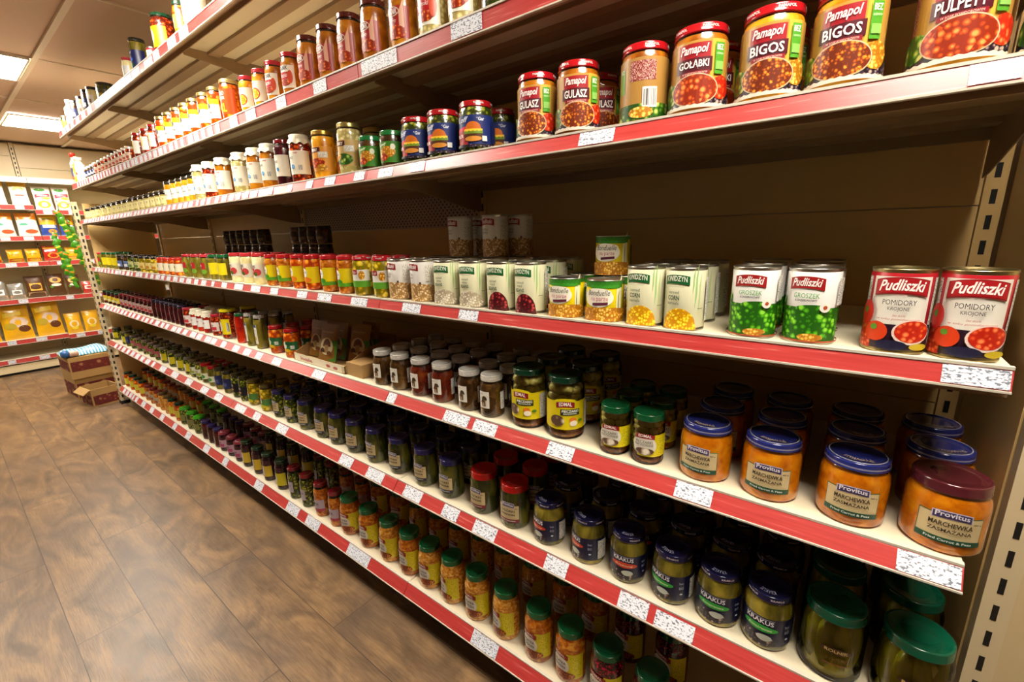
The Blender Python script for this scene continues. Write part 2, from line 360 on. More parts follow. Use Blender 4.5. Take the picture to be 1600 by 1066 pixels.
def krakus(acc, word): return [('r', .3, .37, 3.4, .50, '0f1236'), ('e', -.15, .19, 1.6, .2, Pm['dark']), ('t', -.15, .535, 1.15, .085, 'e8e8ec', 'KRAKUS', 'b', .1), ('r', -.15, .60, 1.2, .006, 'c8ccd8'), ('e', -.1, .42, 1.45, .12, acc), ('t', -.1, .42, .95, .045, 'e8e8c8', word, 'i'), ('e', .1, .26, .6, .12, 'b8bcb0'), ('t', 1.0, .50, .22, .05, 'a8b0cc', 'bez', ''), ('t', 1.0, .40, .22, .05, 'a8b0cc', 'BIO', ''), ('e', 1.0, .28, .14, .035, 'c8d0e0'), ('r', 1.75, .37, .6, .42, FINE)]
def lechmal(pic, word1, word2): return [('r', .75, .38, 1.15, .50, 'd0c012'), ('r', .8, .38, .7, .40, FINEY), ('e', -.3, .37, 1.3, .34, 'd8d2c6'), ('r', -.45, .38, 1.0, .02, 'd8d2c6'), ('B', -.3, .56, 1.2, .10, '8c1c1c'), ('t', -.3, .57, .8, .05, 'e8d8c8', 'EDMAL', 'b', .15), ('t', -.3, .43, .9, .055, '2a2a2a', word1, 'b'), ('t', -.3, .35, .9, .055, '2a2a2a', word2, 'b'), ('e', .0, .20, 1.5, .16, Pm[pic])]
def kwidzyn(words, pic, wide=1.5, hh=.30): return [M('d9d6b4', .35, coat=.15), ('s', .75, .70, .10, .5, '9cc07a'), ('s', .95, .60, .08, .45, 'b8cc8c'), ('s', .6, .8, .07, .3, 'aac882'), ('B', -.25, .80, 1.30, .155, '0e5a28'), ('t', -.25, .815, 1.06, .085, 'e8ecd8', 'KWIDZYN', 'b', .2), ('r', -.25, .70, .8, .004, '5a7a4a')]+[
     ('t', -.35, z, ww, hz, '2c4a2a', s, st) for s, z, ww, hz, st in words]+[('h', -.05, .19, wide, hh, Pm[pic]), ('r', .95, .36, .28, .008, '3a4a2a'), ('r', 1.55, .5, .5, .7, FINE)]
def mushrooms_inside(mat, liquid):
    def f(mb, r, h):
        mb.lathe([(0, .008), (r*.6, .008), (r*.66, .012), (r*.66, h*.78), (r*.6, h*.80), (0, h*.80)], 16, M('8a6c14', .3, coat=.5)); mb.lathe([(0, .003), (r*.9, .003), (r*.99, .008), (r*1.0, h*.13), (r*.9, h*.15), (0, h*.15)], 24, F['salad'])
        rnd = random.Random(5); rb = r*.33; z = rb+h*.12; lay = 0
        while z < h*.86:
            n = 9
            for k in range(n):
                a = 2*PI*(k+.5*(lay % 2))/n+rnd.uniform(-.08, .08); q = rb*rnd.uniform(.82, 1.12)
                mb.ball(((r-q*.98)*math.cos(a), (r-q*.98)*math.sin(a), z+rnd.uniform(-.002, .002)), q, mat, 10, 6, rnd.uniform(.75, .95))
            z += rb*1.55; lay += 1
    return f
def gherkins_inside(mats, liquid):
    def f(mb, r, h):
        mb.lathe([(0, .004), (r*.86, .004), (r*.8, .01), (r*.8, h*.70), (r*.7, h*.74), (0, h*.74)], 20, liquid)
        rnd = random.Random(3); n = 9
        for k in range(n):
            a = 2*PI*k/n+.2; q = r*rnd.uniform(.28, .34); t = rnd.uniform(-.35, .35)
            pts = [((r-q*1.02)*math.cos(a+t*(j/5-.5)), (r-q*1.02)*math.sin(a+t*(j/5-.5)), .008+q*.5+(h*.72)*j/6) for j in range(7)]
            mb.tube(pts, [q*.55, q*.85, q, q*1.02, q, q*.82, q*.4], mats[k % len(mats)], 12)
    return f
GHK = M('d2cc22', .25, coat=.6, var=.5, scale=60, bump=.4); GHK2 = M('e6de4a', .25, coat=.6, var=.4, scale=50, bump=.4)
WMUSH = M('ecdc78', .2, coat=.7, var=.3, scale=70)
def tiny(c1, c2, txt='', c3=None):
    e = [('r', 0, .42, 2.6, .40, c1), ('r', .1, .34, 1.6, .16, c2)]
    if txt: e.append(('t', -.1, .50, 1.1, .10, c3 or '2a2020', txt, 'b'))
    return e
# kind -> (builder, short look for the label, category)
T = {}
def K(key, look, cat, r, fn): T[key] = (look, cat, r, fn)
# top shelves
K('bigos', 'red-lidded jar of BIGOS cabbage stew', 'jar', .043, lambda: make_jar('stew_jar', .043, .134, 'a8121a', F['gold'], pamapol('BIGOS', 'stew', 0), rn=.93, zs=.80, zn=.88, lid_kw=dict(side='PAMAPOL')))
K('pulpety', 'red-lidded jar of PULPETY meatballs', 'jar', .045, lambda: make_jar('meatball_jar', .045, .134, 'a8121a', F['gold'], pamapol('PULPETY', 'meat'), rn=.93, zs=.80, zn=.88, lid_kw=dict(side='PAMAPOL')))
K('golabki', 'red-lidded jar of GOLABKI cabbage rolls', 'jar', .044, lambda: make_jar('cabbage_roll_jar', .044, .137, 'a8121a', F['gravy'], pamapol('GOŁĄBKI', 'meat'), rn=.93, zs=.80, zn=.88, lid_kw=dict(side='PAMAPOL')))
K('gulasz', 'red-lidded jar of GULASZ goulash', 'jar', .042, lambda: make_jar('goulash_jar', .042, .137, 'a8121a', F['gravy'], pamapol('GULASZ', 'stew'), rn=.93, zs=.80, zn=.88, lid_kw=dict(side='PAMAPOL')))
K('backturned', 'red-lidded stew jar turned to show its small print', 'jar', .042, lambda: make_jar('stew_jar', .042, .134, 'a8121a', F['gravy'], [('r', -.1, .44, 4.6, .74, 'a87c3a'), ('r', .15, .65, 1.1, .24, FINER), ('r', -.85, .55, .35, .30, '6a9a2a'), ('t', -.85, .68, .24, .05, 'f0f4e0', 'BEZ', 'b'), ('r', .1, .15, 3.2, .20, Pm['herb']), ('r', .45, .32, .6, .25, 'd8d4d0'), ('r', .45, .32, .5, .2, BARS), ('e', .1, .14, 1.0, .14, Pm['chick'])], rn=.93, zs=.80, zn=.88, lid_kw=dict(side='PAMAPOL')))
K('burger', 'red-lidded sauce jar with a burger on blue label', 'jar', .041, lambda: make_jar('burger_sauce_jar', .041, .116, 'a0141c', F['green'], [('r', 0, .42, 4.2, .60, '1c2a66'), ('r', -.7, .28, 1.0, .30, 'a8202a'), ('s', -.75, .46, .9, .07, 'd0203a'), ('t', -.55, .64, .8, .10, 'd8dcf0', 'Loff', 'ib'), ('t', .55, .64, .45, .07, 'd8dcf0', '*Gar', 'b'), ('h', .12, .52, .95, .15, 'c4641c'), ('r', .12, .43, 1.05, .05, 'f0c030'), ('z', .12, .39, 1.1, .05, '6a8a2a'), ('r', .12, .33, 1.0, .07, '4a2410'), ('e', .12, .27, .95, .10, 'c88434'), ('t', -.7, .33, .5, .07, 'f0dcdc', 'BUR', 'b'), ('r', .75, .27, .28, .10, 'dcdcd8'), ('r', 1.5, .40, .6, .4, '182050'), ('r', 0, .14, 3.2, .05, Pm['dark'])], rn=.93, zs=.78, zn=.87, lid_kw=dict(side='PATRONIA')))
K('greenlid', 'short jar with green lid and green picture label', 'jar', .034, lambda: make_jar('sauce_jar', .034, .098, '1a6a34', F['brine'], [('r', 0, .42, 3.4, .56, '3c7a22'), ('t', -.3, .62, .8, .08, 'e4ecd0', 'Loff', 'ib'), ('e', .1, .42, 1.4, .3, Pm['chick']), ('e', -.3, .28, .9, .2, Pm['meat']), ('e', .6, .55, .4, .16, 'd8d8c0')], rn=.93, zs=.76, zn=.86))
K('curry', 'gold-lidded CURRY sauce jar with orange picture label', 'jar', .037, lambda: make_jar('curry_sauce_jar', .037, .150, 'b08a3a', F['gold'], [('r', 0, .42, 3.2, .50, 'd08a2c'), ('r', -.3, .60, 1.5, .10, '4a1410'), ('t', -.3, .60, 1.1, .06, 'f0e4d4', 'CURRY', 'b'), ('r', .65, .50, .8, .12, 'ccc4bc'), ('r', .65, .50, .7, .08, FINE), ('e', .0, .33, 1.6, .2, Pm['meat']), ('e', .5, .24, .9, .14, Pm['chick'])], rn=.90, zs=.78, zn=.88, lid_kw=dict(rim='metal')))
K('curryg', 'gold-lidded pale CURRY sauce jar with herb picture', 'jar', .037, lambda: make_jar('curry_sauce_jar', .037, .150, 'a89858', F['mustard'], [('r', 0, .42, 3.2, .50, 'bc9a5c'), ('r', -.3, .60, 1.3, .10, '4a1410'), ('t', -.3, .60, 1.0, .06, 'f0e4d4', 'CURRY', 'b'), ('r', .65, .50, .8, .12, 'ccc4bc'), ('r', .65, .50, .7, .08, FINE), ('e', .1, .30, 1.6, .22, Pm['herb']), ('e', -.4, .36, .7, .14, Pm['chick'])], rn=.90, zs=.78, zn=.88, lid_kw=dict(rim='metal')))
def capjar(key, look, food, word):
    K(key, look, 'jar', .036, lambda: make_jar('cloth_topped_jar', .036, .160, 'e6dcc2', food, [('r', 0, .425, 3.6, .48, 'ddd6c4'), ('t', -.2, .61, .5, .035, '5a5048', 'swojski', ''), ('t', .5, .62, .4, .035, 'b03030', 'smak', 'b'), ('t', -.25, .52, .9, .05, '2a2622', word, 'b'), ('t', -.35, .455, .6, .035, '4a4640', 'domowy', ''), ('e', .1, .34, .42, .09, '4a8ac0'), ('e', .15, .34, .18, .04, '86b8dc'), ('r', .85, .32, .34, .10, BARS)], rn=.86, zs=.76, zn=.84, lid_kw=dict(fabric=True), lid_part='cloth_cap'))
capjar('cap_o', 'cloth-topped jar of orange preserve with cream label', F['gravy'], 'BIGOS')
capjar('cap_g', 'cloth-topped jar of pale green preserve with cream label', F['mustard'], 'GROCH')
capjar('cap_r', 'cloth-topped jar of red preserve with cream label', F['tomato'], 'WIEPRZ')
K('redtall', 'dark red jar without cloth cap, cream label', 'jar', .031, lambda: make_jar('beetroot_soup_jar', .031, .158, '6a1018', F['jam'], [('r', 0, .44, 3.0, .46, 'd8cfbc'), ('t', -.25, .52, .9, .05, '2a2622', 'BARSZCZ', 'b'), ('e', .1, .36, .4, .08, '4a8ac0')], rn=.86, zs=.80, zn=.88))
K('mustard', 'small pale mustard jar with dark top', 'jar', .028, lambda: make_jar('mustard_jar', .028, .085, '3a3428', F['mustard'], [('r', 0, .42, 4.2, .46, 'd8cc92'), ('t', -.6, .46, .3, .14, '5a4a20', 'M', 'b'), ('t', .1, .46, .3, .14, '5a4a20', 'S', 'b'), ('t', .8, .46, .3, .14, '5a4a20', 'Y', 'b')], rn=.93, zs=.74, zn=.85, fill=.7, lh=.01))
K('whlab', 'small yellow jar with black lid and white label', 'jar', .029, lambda: make_jar('sauce_jar', .029, .120, '2c2a20', F['gold'], [('r', 0, .46, 3.4, .42, 'dcd8cc'), ('e', -.2, .56, .5, .14, '2c2c2c'), ('t', .3, .44, .7, .05, '4a4040', 'SOS', 'b')], rn=.93, zs=.78, zn=.87))
K('rolred', 'brown-lidded ready-meal jar with dark red label', 'jar', .036, lambda: make_jar('ready_meal_jar', .036, .150, '4a1410', F['gravy'], rolnik('Pulpety', True), rn=.90, zs=.74, zn=.86, lh=.015))
K('rolwhite', 'tall ready-meal jar with white Klopsiki label', 'jar', .037, lambda: make_jar('ready_meal_jar', .037, .150, '6a6a62', F['mustard'], rolnik('Klopsiki', False), rn=.90, zs=.78, zn=.88))
K('rolflaki', 'red-lidded ready-meal jar with white and red label', 'jar', .032, lambda: make_jar('tripe_soup_jar', .032, .130, 'a0202c', F['gravy'], rolnik('Flaczki', False), rn=.90, zs=.74, zn=.86))
K('noodle', 'red-lidded jar with white label and noodle bowl picture', 'jar', .031, lambda: make_jar('soup_jar', .031, .128, 'b02a34', F['gold'], [('r', 0, .42, 3.0, .52, 'dcd4c4'), ('e', .2, .36, 1.3, .30, 'b83a30'), ('e', .2, .36, 1.1, .25, Pm['corn']), ('t', -.2, .62, .9, .07, '8a1c1c', 'ZUPA', 'b')], rn=.90, zs=.74, zn=.86))
K('oliveS', 'tall jar of olive-green preserve at shelf end', 'jar', .037, lambda: make_jar('preserve_jar', .037, .150, '3a3a2a', F['green'], tiny('c8c0a0', '7a7a40', 'ROLNIK'), rn=.90))
K('xxl', 'orange OBIAD XXL jar with gold lid', 'jar', .037, lambda: make_jar('large_ready_meal_jar', .037, .152, 'c8b070', F['orange'], [('r', 0, .46, 3.4, .60, 'cc4a0c'), ('t', 0, .66, 1.2, .10, 'f4ead8', 'OBIAD', 'b'), ('t', 0, .55, 1.2, .07, 'f4ead8', 'NA GAZIE', 'b'), ('t', 0, .32, 1.4, .20, 'f0c020', 'XXL', 'b')], rn=.88, zs=.80, zn=.88, lid_kw=dict(rim='metal')))
K('goldwhite', 'orange soup jar with gold lid and white label', 'jar', .032, lambda: make_jar('soup_jar', .032, .150, 'b8a060', F['orange'], [('r', 0, .44, 3.0, .48, 'e4e0d4'), ('r', 0, .62, 3.0, .13, 'e8c018'), ('e', 0, .52, .7, .16, '4a4038'), ('t', 0, .36, 1.1, .06, '5a3020', 'ROSÓŁ', 'b')], rn=.88, zs=.80, zn=.88, lid_kw=dict(rim='metal')))
K('yellab', 'red-lidded amber jar with yellow and white label', 'jar', .034, lambda: make_jar('sauce_jar', .034, .135, '9a1a1e', F['tomato'], [('r', -.1, .44, 1.2, .50, 'e0c418'), ('r', .7, .44, .9, .50, 'dcd8d0'), ('e', -.1, .28, .7, .16, 'd8d0c0')], rn=.88, zs=.78, zn=.88))
K('dotjar', 'small amber jar with pale-topped lid', 'jar', .025, lambda: make_jar('horseradish_jar', .025, .088, 'c8c0b0', F['tomato'], tiny('ccb8a0', 'a04030', 'SOS'), rn=.9, zs=.7, zn=.84))
K('bluesm', 'small jar with dark blue label', 'jar', .024, lambda: make_jar('anchovy_jar', .024, .085, 'cfcac0', F['brine'], tiny('28386a', 'd8d8d8', 'SOS', 'e8e8e8'), rn=.9, zs=.7, zn=.84))
K('oilb', 'yellow cooking-oil bottle with yellow label', 'bottle', .030, lambda: make_bottle('oil_bottle', .030, .20, M('c8b422', .15, coat=.8), 'd8d0b8', [('r', 0, .30, 3.6, .36, 'e2c81a'), ('e', 0, .32, 1.0, .2, 'f0e8c0')]))
K('whiteb', 'white plastic bottle with red mark', 'bottle', .034, lambda: make_bottle('sauce_bottle', .034, .185, M('e6e2da', .35), 'e8e4dc', [('r', 0, .32, 3.4, .36, 'e8e0dc'), ('r', 0, .36, 1.0, .1, 'b8202a')], neck=.5))
K('redcapb', 'pale bottle with red cap', 'bottle', .028, lambda: make_bottle('sauce_bottle', .028, .235, M('b8a88a', .35), 'c82818', [('r', 0, .34, 3.4, .36, '3a3a5a'), ('r', 0, .2, 3.4, .1, 'b8502a')], neck=.5))
K('krtall', 'tall jar of gherkins with dark blue label and black lid', 'jar', .037, lambda: make_jar('gherkin_jar', .037, .155, '20241c', F['pickle'], [('r', 0, .36, 4.0, .54, '141c50'), ('t', -.1, .56, .8, .06, 'e0e4f0', 'KRAKUS', 'b'), ('e', 0, .36, 1.0, .1, '3a6ac8'), ('e', 0, .2, 1.2, .1, Pm['herb'])], rn=.90, zs=.80, zn=.88))
K('bigorange', 'large orange jar with green lid and yellow label', 'jar', .047, lambda: make_jar('pepper_salad_jar', .047, .165, '12442a', F['tomato'], [('r', .2, .40, 2.6, .52, 'e6b814'), ('e', -.3, .42, 1.2, .40, 'f0ecdc'), ('t', -.3, .50, .8, .06, '8a2a1c', 'LECZO', 'b')], rn=.90, zs=.78, zn=.88))
K('olivedark', 'squat dark jar with black lid', 'jar', .045, lambda: make_jar('olive_jar', .045, .105, '26241c', F['pickle2'], tiny('4a4628', 'b09a40'), rn=.92, zs=.72, zn=.84))
K('silversm', 'small clear jar with silver and red top', 'jar', .030, lambda: make_jar('pickle_jar', .030, .105, 'a03038', F['mayo'], tiny('cfcfcf', 'e0dcd4'), rn=.88))
K('pinkstack', 'small white and red can in a stack', 'can', .024, lambda: make_can('food_can', .024, .055, [M('b02a34', .4), ('r', 0, .5, 2.4, .5, 'e0d4cc')]))
K('talltin', 'tall white jar with pale label at shelf edge', 'jar', .044, lambda: make_jar('sauerkraut_jar', .044, .20, 'e0dccc', F['mayo'], [('r', 0, .45, 5.0, .6, 'e8e4d8'), ('r', 0, .62, 2.0, .1, '3a7a3a')], rn=.9))
K('navy', 'dark blue jar with black lid and white patch', 'jar', .034, lambda: make_jar('herring_jar', .034, .14, '17171c', F['brine'], tiny('222a5a', 'd8d4d0', 'ŚLEDŹ', 'e8e8e8'), rn=.9))
K('mixwhite', 'white-labelled jar with black lid', 'jar', .032, lambda: make_jar('herring_jar', .032, .13, '1c1a1c', F['mayo'], tiny('e4e0d8', '8a6a4a', 'OLIWKI'), rn=.9))
# can shelf
K('tomato', 'red and white POMIDORY KROJONE tomato can', 'can', .0385, lambda: make_can('tomato_can', .0385, .124, [M('a01420', .3, coat=.3), ('r', 0, .63, 1.95, .56, 'e4ded2'), ('r', -1.25, .60, .26, .60, FINE), ('r', 1.28, .60, .26, .60, FINE), ('r', 0, .20, 6.0, .30, '2c1424'), ('r', -1.25, .19, 1.0, .3, Pm['tom']), ('B', 0, .785, 1.66, .215, '8c1418'), ('B', 0, .79, 1.58, .185, 'a8161c'), ('t', 0, .80, 1.38, .13, 'f6f0ea', 'Pudliszki', 'ib', .15), ('t', 0, .70, .35, .018, 'e8c8c0', 'OD 1920', 'b'), ('t', 0, .615, .98, .062, '28221e', 'POMIDORY', ''), ('t', 0, .535, .62, .055, '28221e', 'KROJONE', ''), ('t', .05, .462, .36, .028, 'a84038', 'bez skórki', 'i'), ('t', .05, .415, 1.25, .034, 'b04a40', 'w soku pomidorowym', 'i'),
   ('e', -.98, .47, .52, .30, 'b81c10'), ('e', -1.03, .50, .16, .08, '4a7a1c'), ('e', -.55, .26, .72, .24, 'cc3a12'), ('e', -.62, .31, .22, .07, '5a8a28'), ('e', .48, .27, 1.12, .30, 'e8ccc0'), ('e', .50, .28, 1.02, .26, Pm['tom']), ('e', -.05, .11, .9, .12, '1c1a34'), ('e', .75, .10, .6, .08, 'b8a020')], M('b8a878', .3, 1)))
K('peas', 'white and green GROSZEK pea can', 'can', .037, lambda: make_can('pea_can', .037, .122, [M('e2dfda', .3, coat=.3), ('r', 0, .26, 6.1, .46, Pm['peas']), ('e', .2, .48, 1.3, .10, Pm['peas']), ('z', -1.4, .5, .8, .2, Pm['peas']), ('B', -.15, .80, 1.36, .17, '9c1a1a'), ('t', -.15, .812, 1.14, .105, 'f4ece6', 'Pudliszki', 'ib', .12), ('t', -.1, .648, .95, .065, '3c9a2a', 'GROSZEK', ''), ('t', -.1, .585, .80, .03, '3a3a34', 'KONSERWOWY', 'b'), ('e', .62, .50, .42, .13, 'e8e4d8'), ('e', .62, .50, .16, .05, 'b04a28'), ('r', 1.45, .70, .7, .35, FINE), ('e', .2, .10, .9, .10, Pm['chick']), ('r', 0, .045, 5.8, .02, 'a84a2c')]))
K('corn', 'cream CANNED CORN kernels can with green banner', 'can', .037, lambda: make_can('corn_can', .037, .118, kwidzyn([('canned', .615, .55, .05, ''), ('CORN', .525, .60, .075, 'b'), ('kernels', .44, .58, .05, '')], 'corn', 1.7, .34)))
K('bond', 'short yellow NA PARZE chickpea can', 'can', .040, lambda: make_can('chickpea_can', .040, .088, [M('e0c80c', .3, coat=.3), ('s', .9, .55, .35, .8, 'f0ecc0'), ('r', 0, .93, 6.0, .08, '2a6a1c'), ('z', -.1, .88, 2.4, .12, '2f7a1e'), ('z', .1, .84, 1.6, .07, '3c9026'), ('e', -.3, .58, 1.7, .46, 'ece6d4'), ('e', -.15, .70, 1.2, .2, 'ece6d4'), ('t', -.25, .70, 1.2, .13, '20301c', 'Bonduelle', 'i'), ('t', -.2, .53, .9, .10, 'c05a78', 'na parze', ''), ('s', -.15, .44, .8, .06, '5a1e34'), ('r', 0, .16, 2.6, .30, Pm['chick']), ('e', 0, .30, 2.2, .10, Pm['chick']), ('s', .8, .50, .03, .4, '3a4a1c'), ('r', 1.6, .5, .5, .5, '2a5a2a')]))
K('redbean', 'cream can with green banner and dark red beans on label', 'can', .0385, lambda: make_can('red_bean_can', .0385, .120, kwidzyn([('canned', .62, .55, .05, ''), ('red', .55, .35, .05, ''), ('BEANS', .465, .62, .07, 'b')], 'kidney', 1.5, .42)))
K('whitebean', 'cream can with green banner and white beans on label', 'can', .038, lambda: make_can('white_bean_can', .038, .120, kwidzyn([('canned', .62, .55, .05, ''), ('white', .55, .42, .05, ''), ('BEANS', .465, .62, .07, 'b')], 'wbean', 2.2, .34)))
K('fasola', 'white FASOLA BIALA bean can with red banner', 'can', .0385, lambda: make_can('white_bean_can', .0385, .120, [M('dad6d0', .3, coat=.3), ('r', 0, .21, 6.1, .38, Pm['bean']), ('e', 0, .40, 2.4, .08, Pm['bean']), ('B', -.3, .82, 1.25, .16, '941c20'), ('t', -.3, .832, 1.0, .10, 'f0e8e4', 'Pudliszki', 'ib', .12), ('t', -.45, .655, .55, .05, '4a4440', 'FASOLA', ''), ('t', -.45, .585, .50, .05, '4a4440', 'BIAŁA', ''), ('e', .42, .46, .16, .05, '5a3a2c'), ('r', 1.3, .68, .9, .38, FINE)]))
K('grape', 'red-lidded jar of white beans with red and green label', 'jar', .033, lambda: make_jar('bean_jar', .033, .128, 'a01a20', F['yellow'], [('r', 0, .44, 3.0, .44, 'dcd8cc'), ('r', 0, .30, 3.0, .16, '5a9a2a'), ('r', -.2, .60, .95, .12, '9c1a22'), ('t', -.2, .60, .75, .07, 'f0e8e4', 'Pudliszki', 'i'), ('e', .7, .52, .6, .22, Pm['chick'])], rn=.90, zs=.78, zn=.88, lid_kw=dict(side='PUDLISZKI')))
K('yelgreen', 'red-lidded salad jar with yellow label and green picture', 'jar', .030, lambda: make_jar('salad_jar', .030, .128, 'a81c20', F['salad'], [('r', .1, .44, 3.0, .46, 'e0c80e'), ('B', -.45, .65, .8, .07, 'a81a1e'), ('e', -.4, .50, 1.0, .26, 'e8e4d8'), ('t', -.4, .51, .75, .045, '5a5a8a', 'FASOLKA', 'b'), ('r', .1, .24, 3.0, .10, '5a9a22'), ('e', -.1, .32, .9, .12, '3c8a22')], rn=.90, zs=.78, zn=.88))
K('yelorange', 'red-lidded salad jar with yellow label and orange picture', 'jar', .030, lambda: make_jar('salad_jar', .030, .128, 'a81c20', F['orange'], [('r', .1, .44, 3.0, .46, 'e0c80e'), ('B', -.45, .65, .8, .07, 'a81a1e'), ('e', -.4, .50, 1.0, .26, 'e8e4d8'), ('t', -.4, .51, .75, .045, '5a5a8a', 'MARCHEW', 'b'), ('e', -.1, .30, 1.4, .16, 'e07a1c')], rn=.90, zs=.78, zn=.88))
K('pale', 'red-lidded jar of pale horseradish with white label', 'jar', .032, lambda: make_jar('horseradish_jar', .032, .132, 'b02a30', F['mayo'], [('r', 0, .44, 3.6, .44, 'dcd6c4'), ('t', -.2, .58, 1.2, .08, '2a2622', 'ROLNIK', 'b'), ('r', -.3, .42, .9, .22, 'a81c26'), ('t', -.3, .42, .6, .05, 'e8dcd4', 'CHRZAN', 'b'), ('e', .6, .40, .9, .22, 'b8383a'), ('e', .3, .34, .5, .12, Pm['herb'])], rn=.92, zs=.80, zn=.88))
K('orsm', 'small orange jar with red lid and cream label', 'jar', .027, lambda: make_jar('carrot_jar', .027, .098, 'b82c20', F['orange'], [('r', 0, .45, 3.4, .46, 'dcd4b8'), ('t', -.1, .50, .8, .2, '4a6a3a', 'M', 'b')], rn=.9))
K('gherkinsm', 'jar of green gherkins with red lid and red label', 'jar', .029, lambda: make_jar('gherkin_jar', .029, .122, 'b03038', F['pickle'], [('r', -.1, .48, 1.8, .34, 'a81c28'), ('t', -.2, .55, .8, .08, 'e8dcdc', 'OGÓRKI', 'b'), ('e', .4, .30, 1.2, .2, '6a9a2c')], rn=.9))
K('gherkinyel', 'green-lidded jar of gherkins with yellow label', 'jar', .030, lambda: make_jar('gherkin_jar', .030, .122, '17542c', F['pickle'], [('r', .1, .45, 2.6, .46, 'dcc816'), ('e', -.4, .45, .8, .3, 'e0dccc')], rn=.9))
K('bluelab', 'dark jar with blue and white label', 'jar', .028, lambda: make_jar('mushroom_jar', .028, .105, '2a2620', F['brine'], tiny('5a78b4', 'd8dce4', 'SAŁATKA'), rn=.9))
K('greenlab', 'dark-lidded jar with green and cream label', 'jar', .028, lambda: make_jar('salad_jar', .028, .105, '241c18', F['green'], tiny('c8c48c', '5a7a34', 'DOMOWA'), rn=.9))
K('yelsm', 'small yellow jar with dark lid', 'jar', .028, lambda: make_jar('mushroom_jar', .028, .100, '2c241c', F['yellow'], tiny('d8c078', 'b07818'), rn=.9))
K('darkbox', 'dark jar stacked at back of shelf', 'jar', .034, lambda: make_jar('dark_jar', .034, .078, '15120f', F['brine'], tiny('2a2418', '6a5a34'), rn=.9))
# fifth shelf
K('carrot', 'large blue-lidded MARCHEWKA fried carrot jar', 'jar', .0485, lambda: make_jar('carrot_jar', .0485, .113, '20286c', F['carrot'], provitus('MARCHEWKA', 'ZASMAŻANA'), rn=.90, zs=.66, zn=.82, fill=.86, neckmat=M('8a4a10', .15, coat=1), lh=.015, lid_kw=dict(text='Provitus', tcol='8a7a5c', ring='b8b4a8', band='9a98b0'), seg=36))
K('carrotred', 'large MARCHEWKA carrot jar with dark red lid', 'jar', .0495, lambda: make_jar('carrot_jar', .0495, .113, '4c1a20', F['carrot'], provitus('MARCHEWKA', 'ZASMAŻANA'), rn=.90, zs=.66, zn=.82, fill=.86, neckmat=M('8a4a10', .15, coat=1), lh=.017, seg=36))
K('edsmall', 'small green-lidded PIECZARKI mushroom jar', 'jar', .034, lambda: make_jar('mushroom_jar', .034, .112, '0c4a28', F['mush'], edmal('mushp', big=False), rn=.92, zs=.74, zn=.86, lh=.015, glass=True, stuff=mushrooms_inside(WMUSH, F['gold'])))
K('edbig', 'tall green-lidded PIECZARKI jar of mushrooms', 'jar', .046, lambda: make_jar('mushroom_jar', .046, .155, '08301e', F['mush'], edmal('mushp'), rn=.90, zs=.78, zn=.88, lh=.015, glass=True, stuff=mushrooms_inside(WMUSH, F['gold'])))
def wmush(key, look, food, shift=0): K(key, look, 'jar', .0345, lambda: make_jar('forest_mushroom_jar', .0345, .118, 'b8b4ac', food, [('r', -.35+shift, .43, .95, .40, 'dcd8cc'), ('h', -.30+shift, .475, .50, .10, '3a2c1c'), ('h', -.45+shift, .40, .36, .07, '4a3622'), ('r', -.25+shift, .36, .13, .16, '6a4a2e'), ('r', -.45+shift, .33, .11, .11, '7a5838'), ('t', -.55+shift, .585, .3, .035, '5a5048', 'Leśne', 'i')], rn=.84, zs=.68, zn=.80, fill=.84, lh=.017, lid_kw=dict(side='GRZYBY'), back=[('r', 1.3, .40, .5, .42, FINE)]))
wmush('wmush', 'white-lidded jar of brown mushrooms', F['brine']); wmush('wmushr', 'white-lidded jar of mushrooms in red marinade', F['redbr'])
K('orjar', 'red-lidded jar of orange peppers with green label', 'jar', .031, lambda: make_jar('pepper_jar', .031, .122, 'a01418', F['orange'], [('r', 0, .42, 3.0, .30, '2a6a3a'), ('e', -.5, .44, 1.0, .26, 'dcd6c6'), ('e', .2, .52, 1.0, .14, '1c5a34'), ('r', .7, .38, .5, .12, FINE), ('e', -.1, .27, 1.1, .12, 'd8a818')], rn=.88, zs=.74, zn=.86))
K('olivet', 'tall narrow olive jar with silver lid and arched label', 'jar', .026, lambda: make_jar('olive_jar', .026, .155, 'a8a49c', F['pickle'], [('r', -.1, .44, 1.1, .56, 'dcd8cc'), ('h', -.1, .70, 1.1, .10, '28406a'), ('t', -.1, .56, .7, .03, '4a4a4a', 'OLIWKI', ''), ('e', -.1, .32, .6, .12, 'b89a20')], rn=.86, zs=.80, zn=.88))
K('redsauce', 'tall red sauce jar with green lid', 'jar', .031, lambda: make_jar('tomato_passata_jar', .031, .145, '17542c', F['ketchup'], [], rn=.85, zs=.8, zn=.9))
K('yellid', 'jar of red peppers with bright yellow lid', 'jar', .041, lambda: make_jar('pepper_jar', .041, .150, 'd8cc10', F['tomato'], [('r', .6, .42, 1.1, .52, 'dcc814'), ('r', .9, .40, .3, .3, BARS), ('e', -.35, .42, 1.2, .36, 'e0dccc'), ('t', -.35, .46, .7, .05, '5a3a2a', 'Papryka', 'b')], rn=.9, zs=.78, zn=.88))
K('redsm', 'red-lidded jar of red preserve with white label', 'jar', .031, lambda: make_jar('beetroot_jar', .031, .115, 'a01828', F['tomato'], tiny('dcd0c8', 'b83038', 'ĆWIKŁA'), rn=.9))
K('whitecap', 'white cloth-capped red jar with white label', 'jar', .029, lambda: make_jar('cranberry_jar', .029, .118, 'e0dcd4', F['ketchup'], tiny('e4e0dc', 'e4e0dc', 'Żurawina', '8a2030'), rn=.88, lid_kw=dict(fabric=True), lid_part='cloth_cap'))
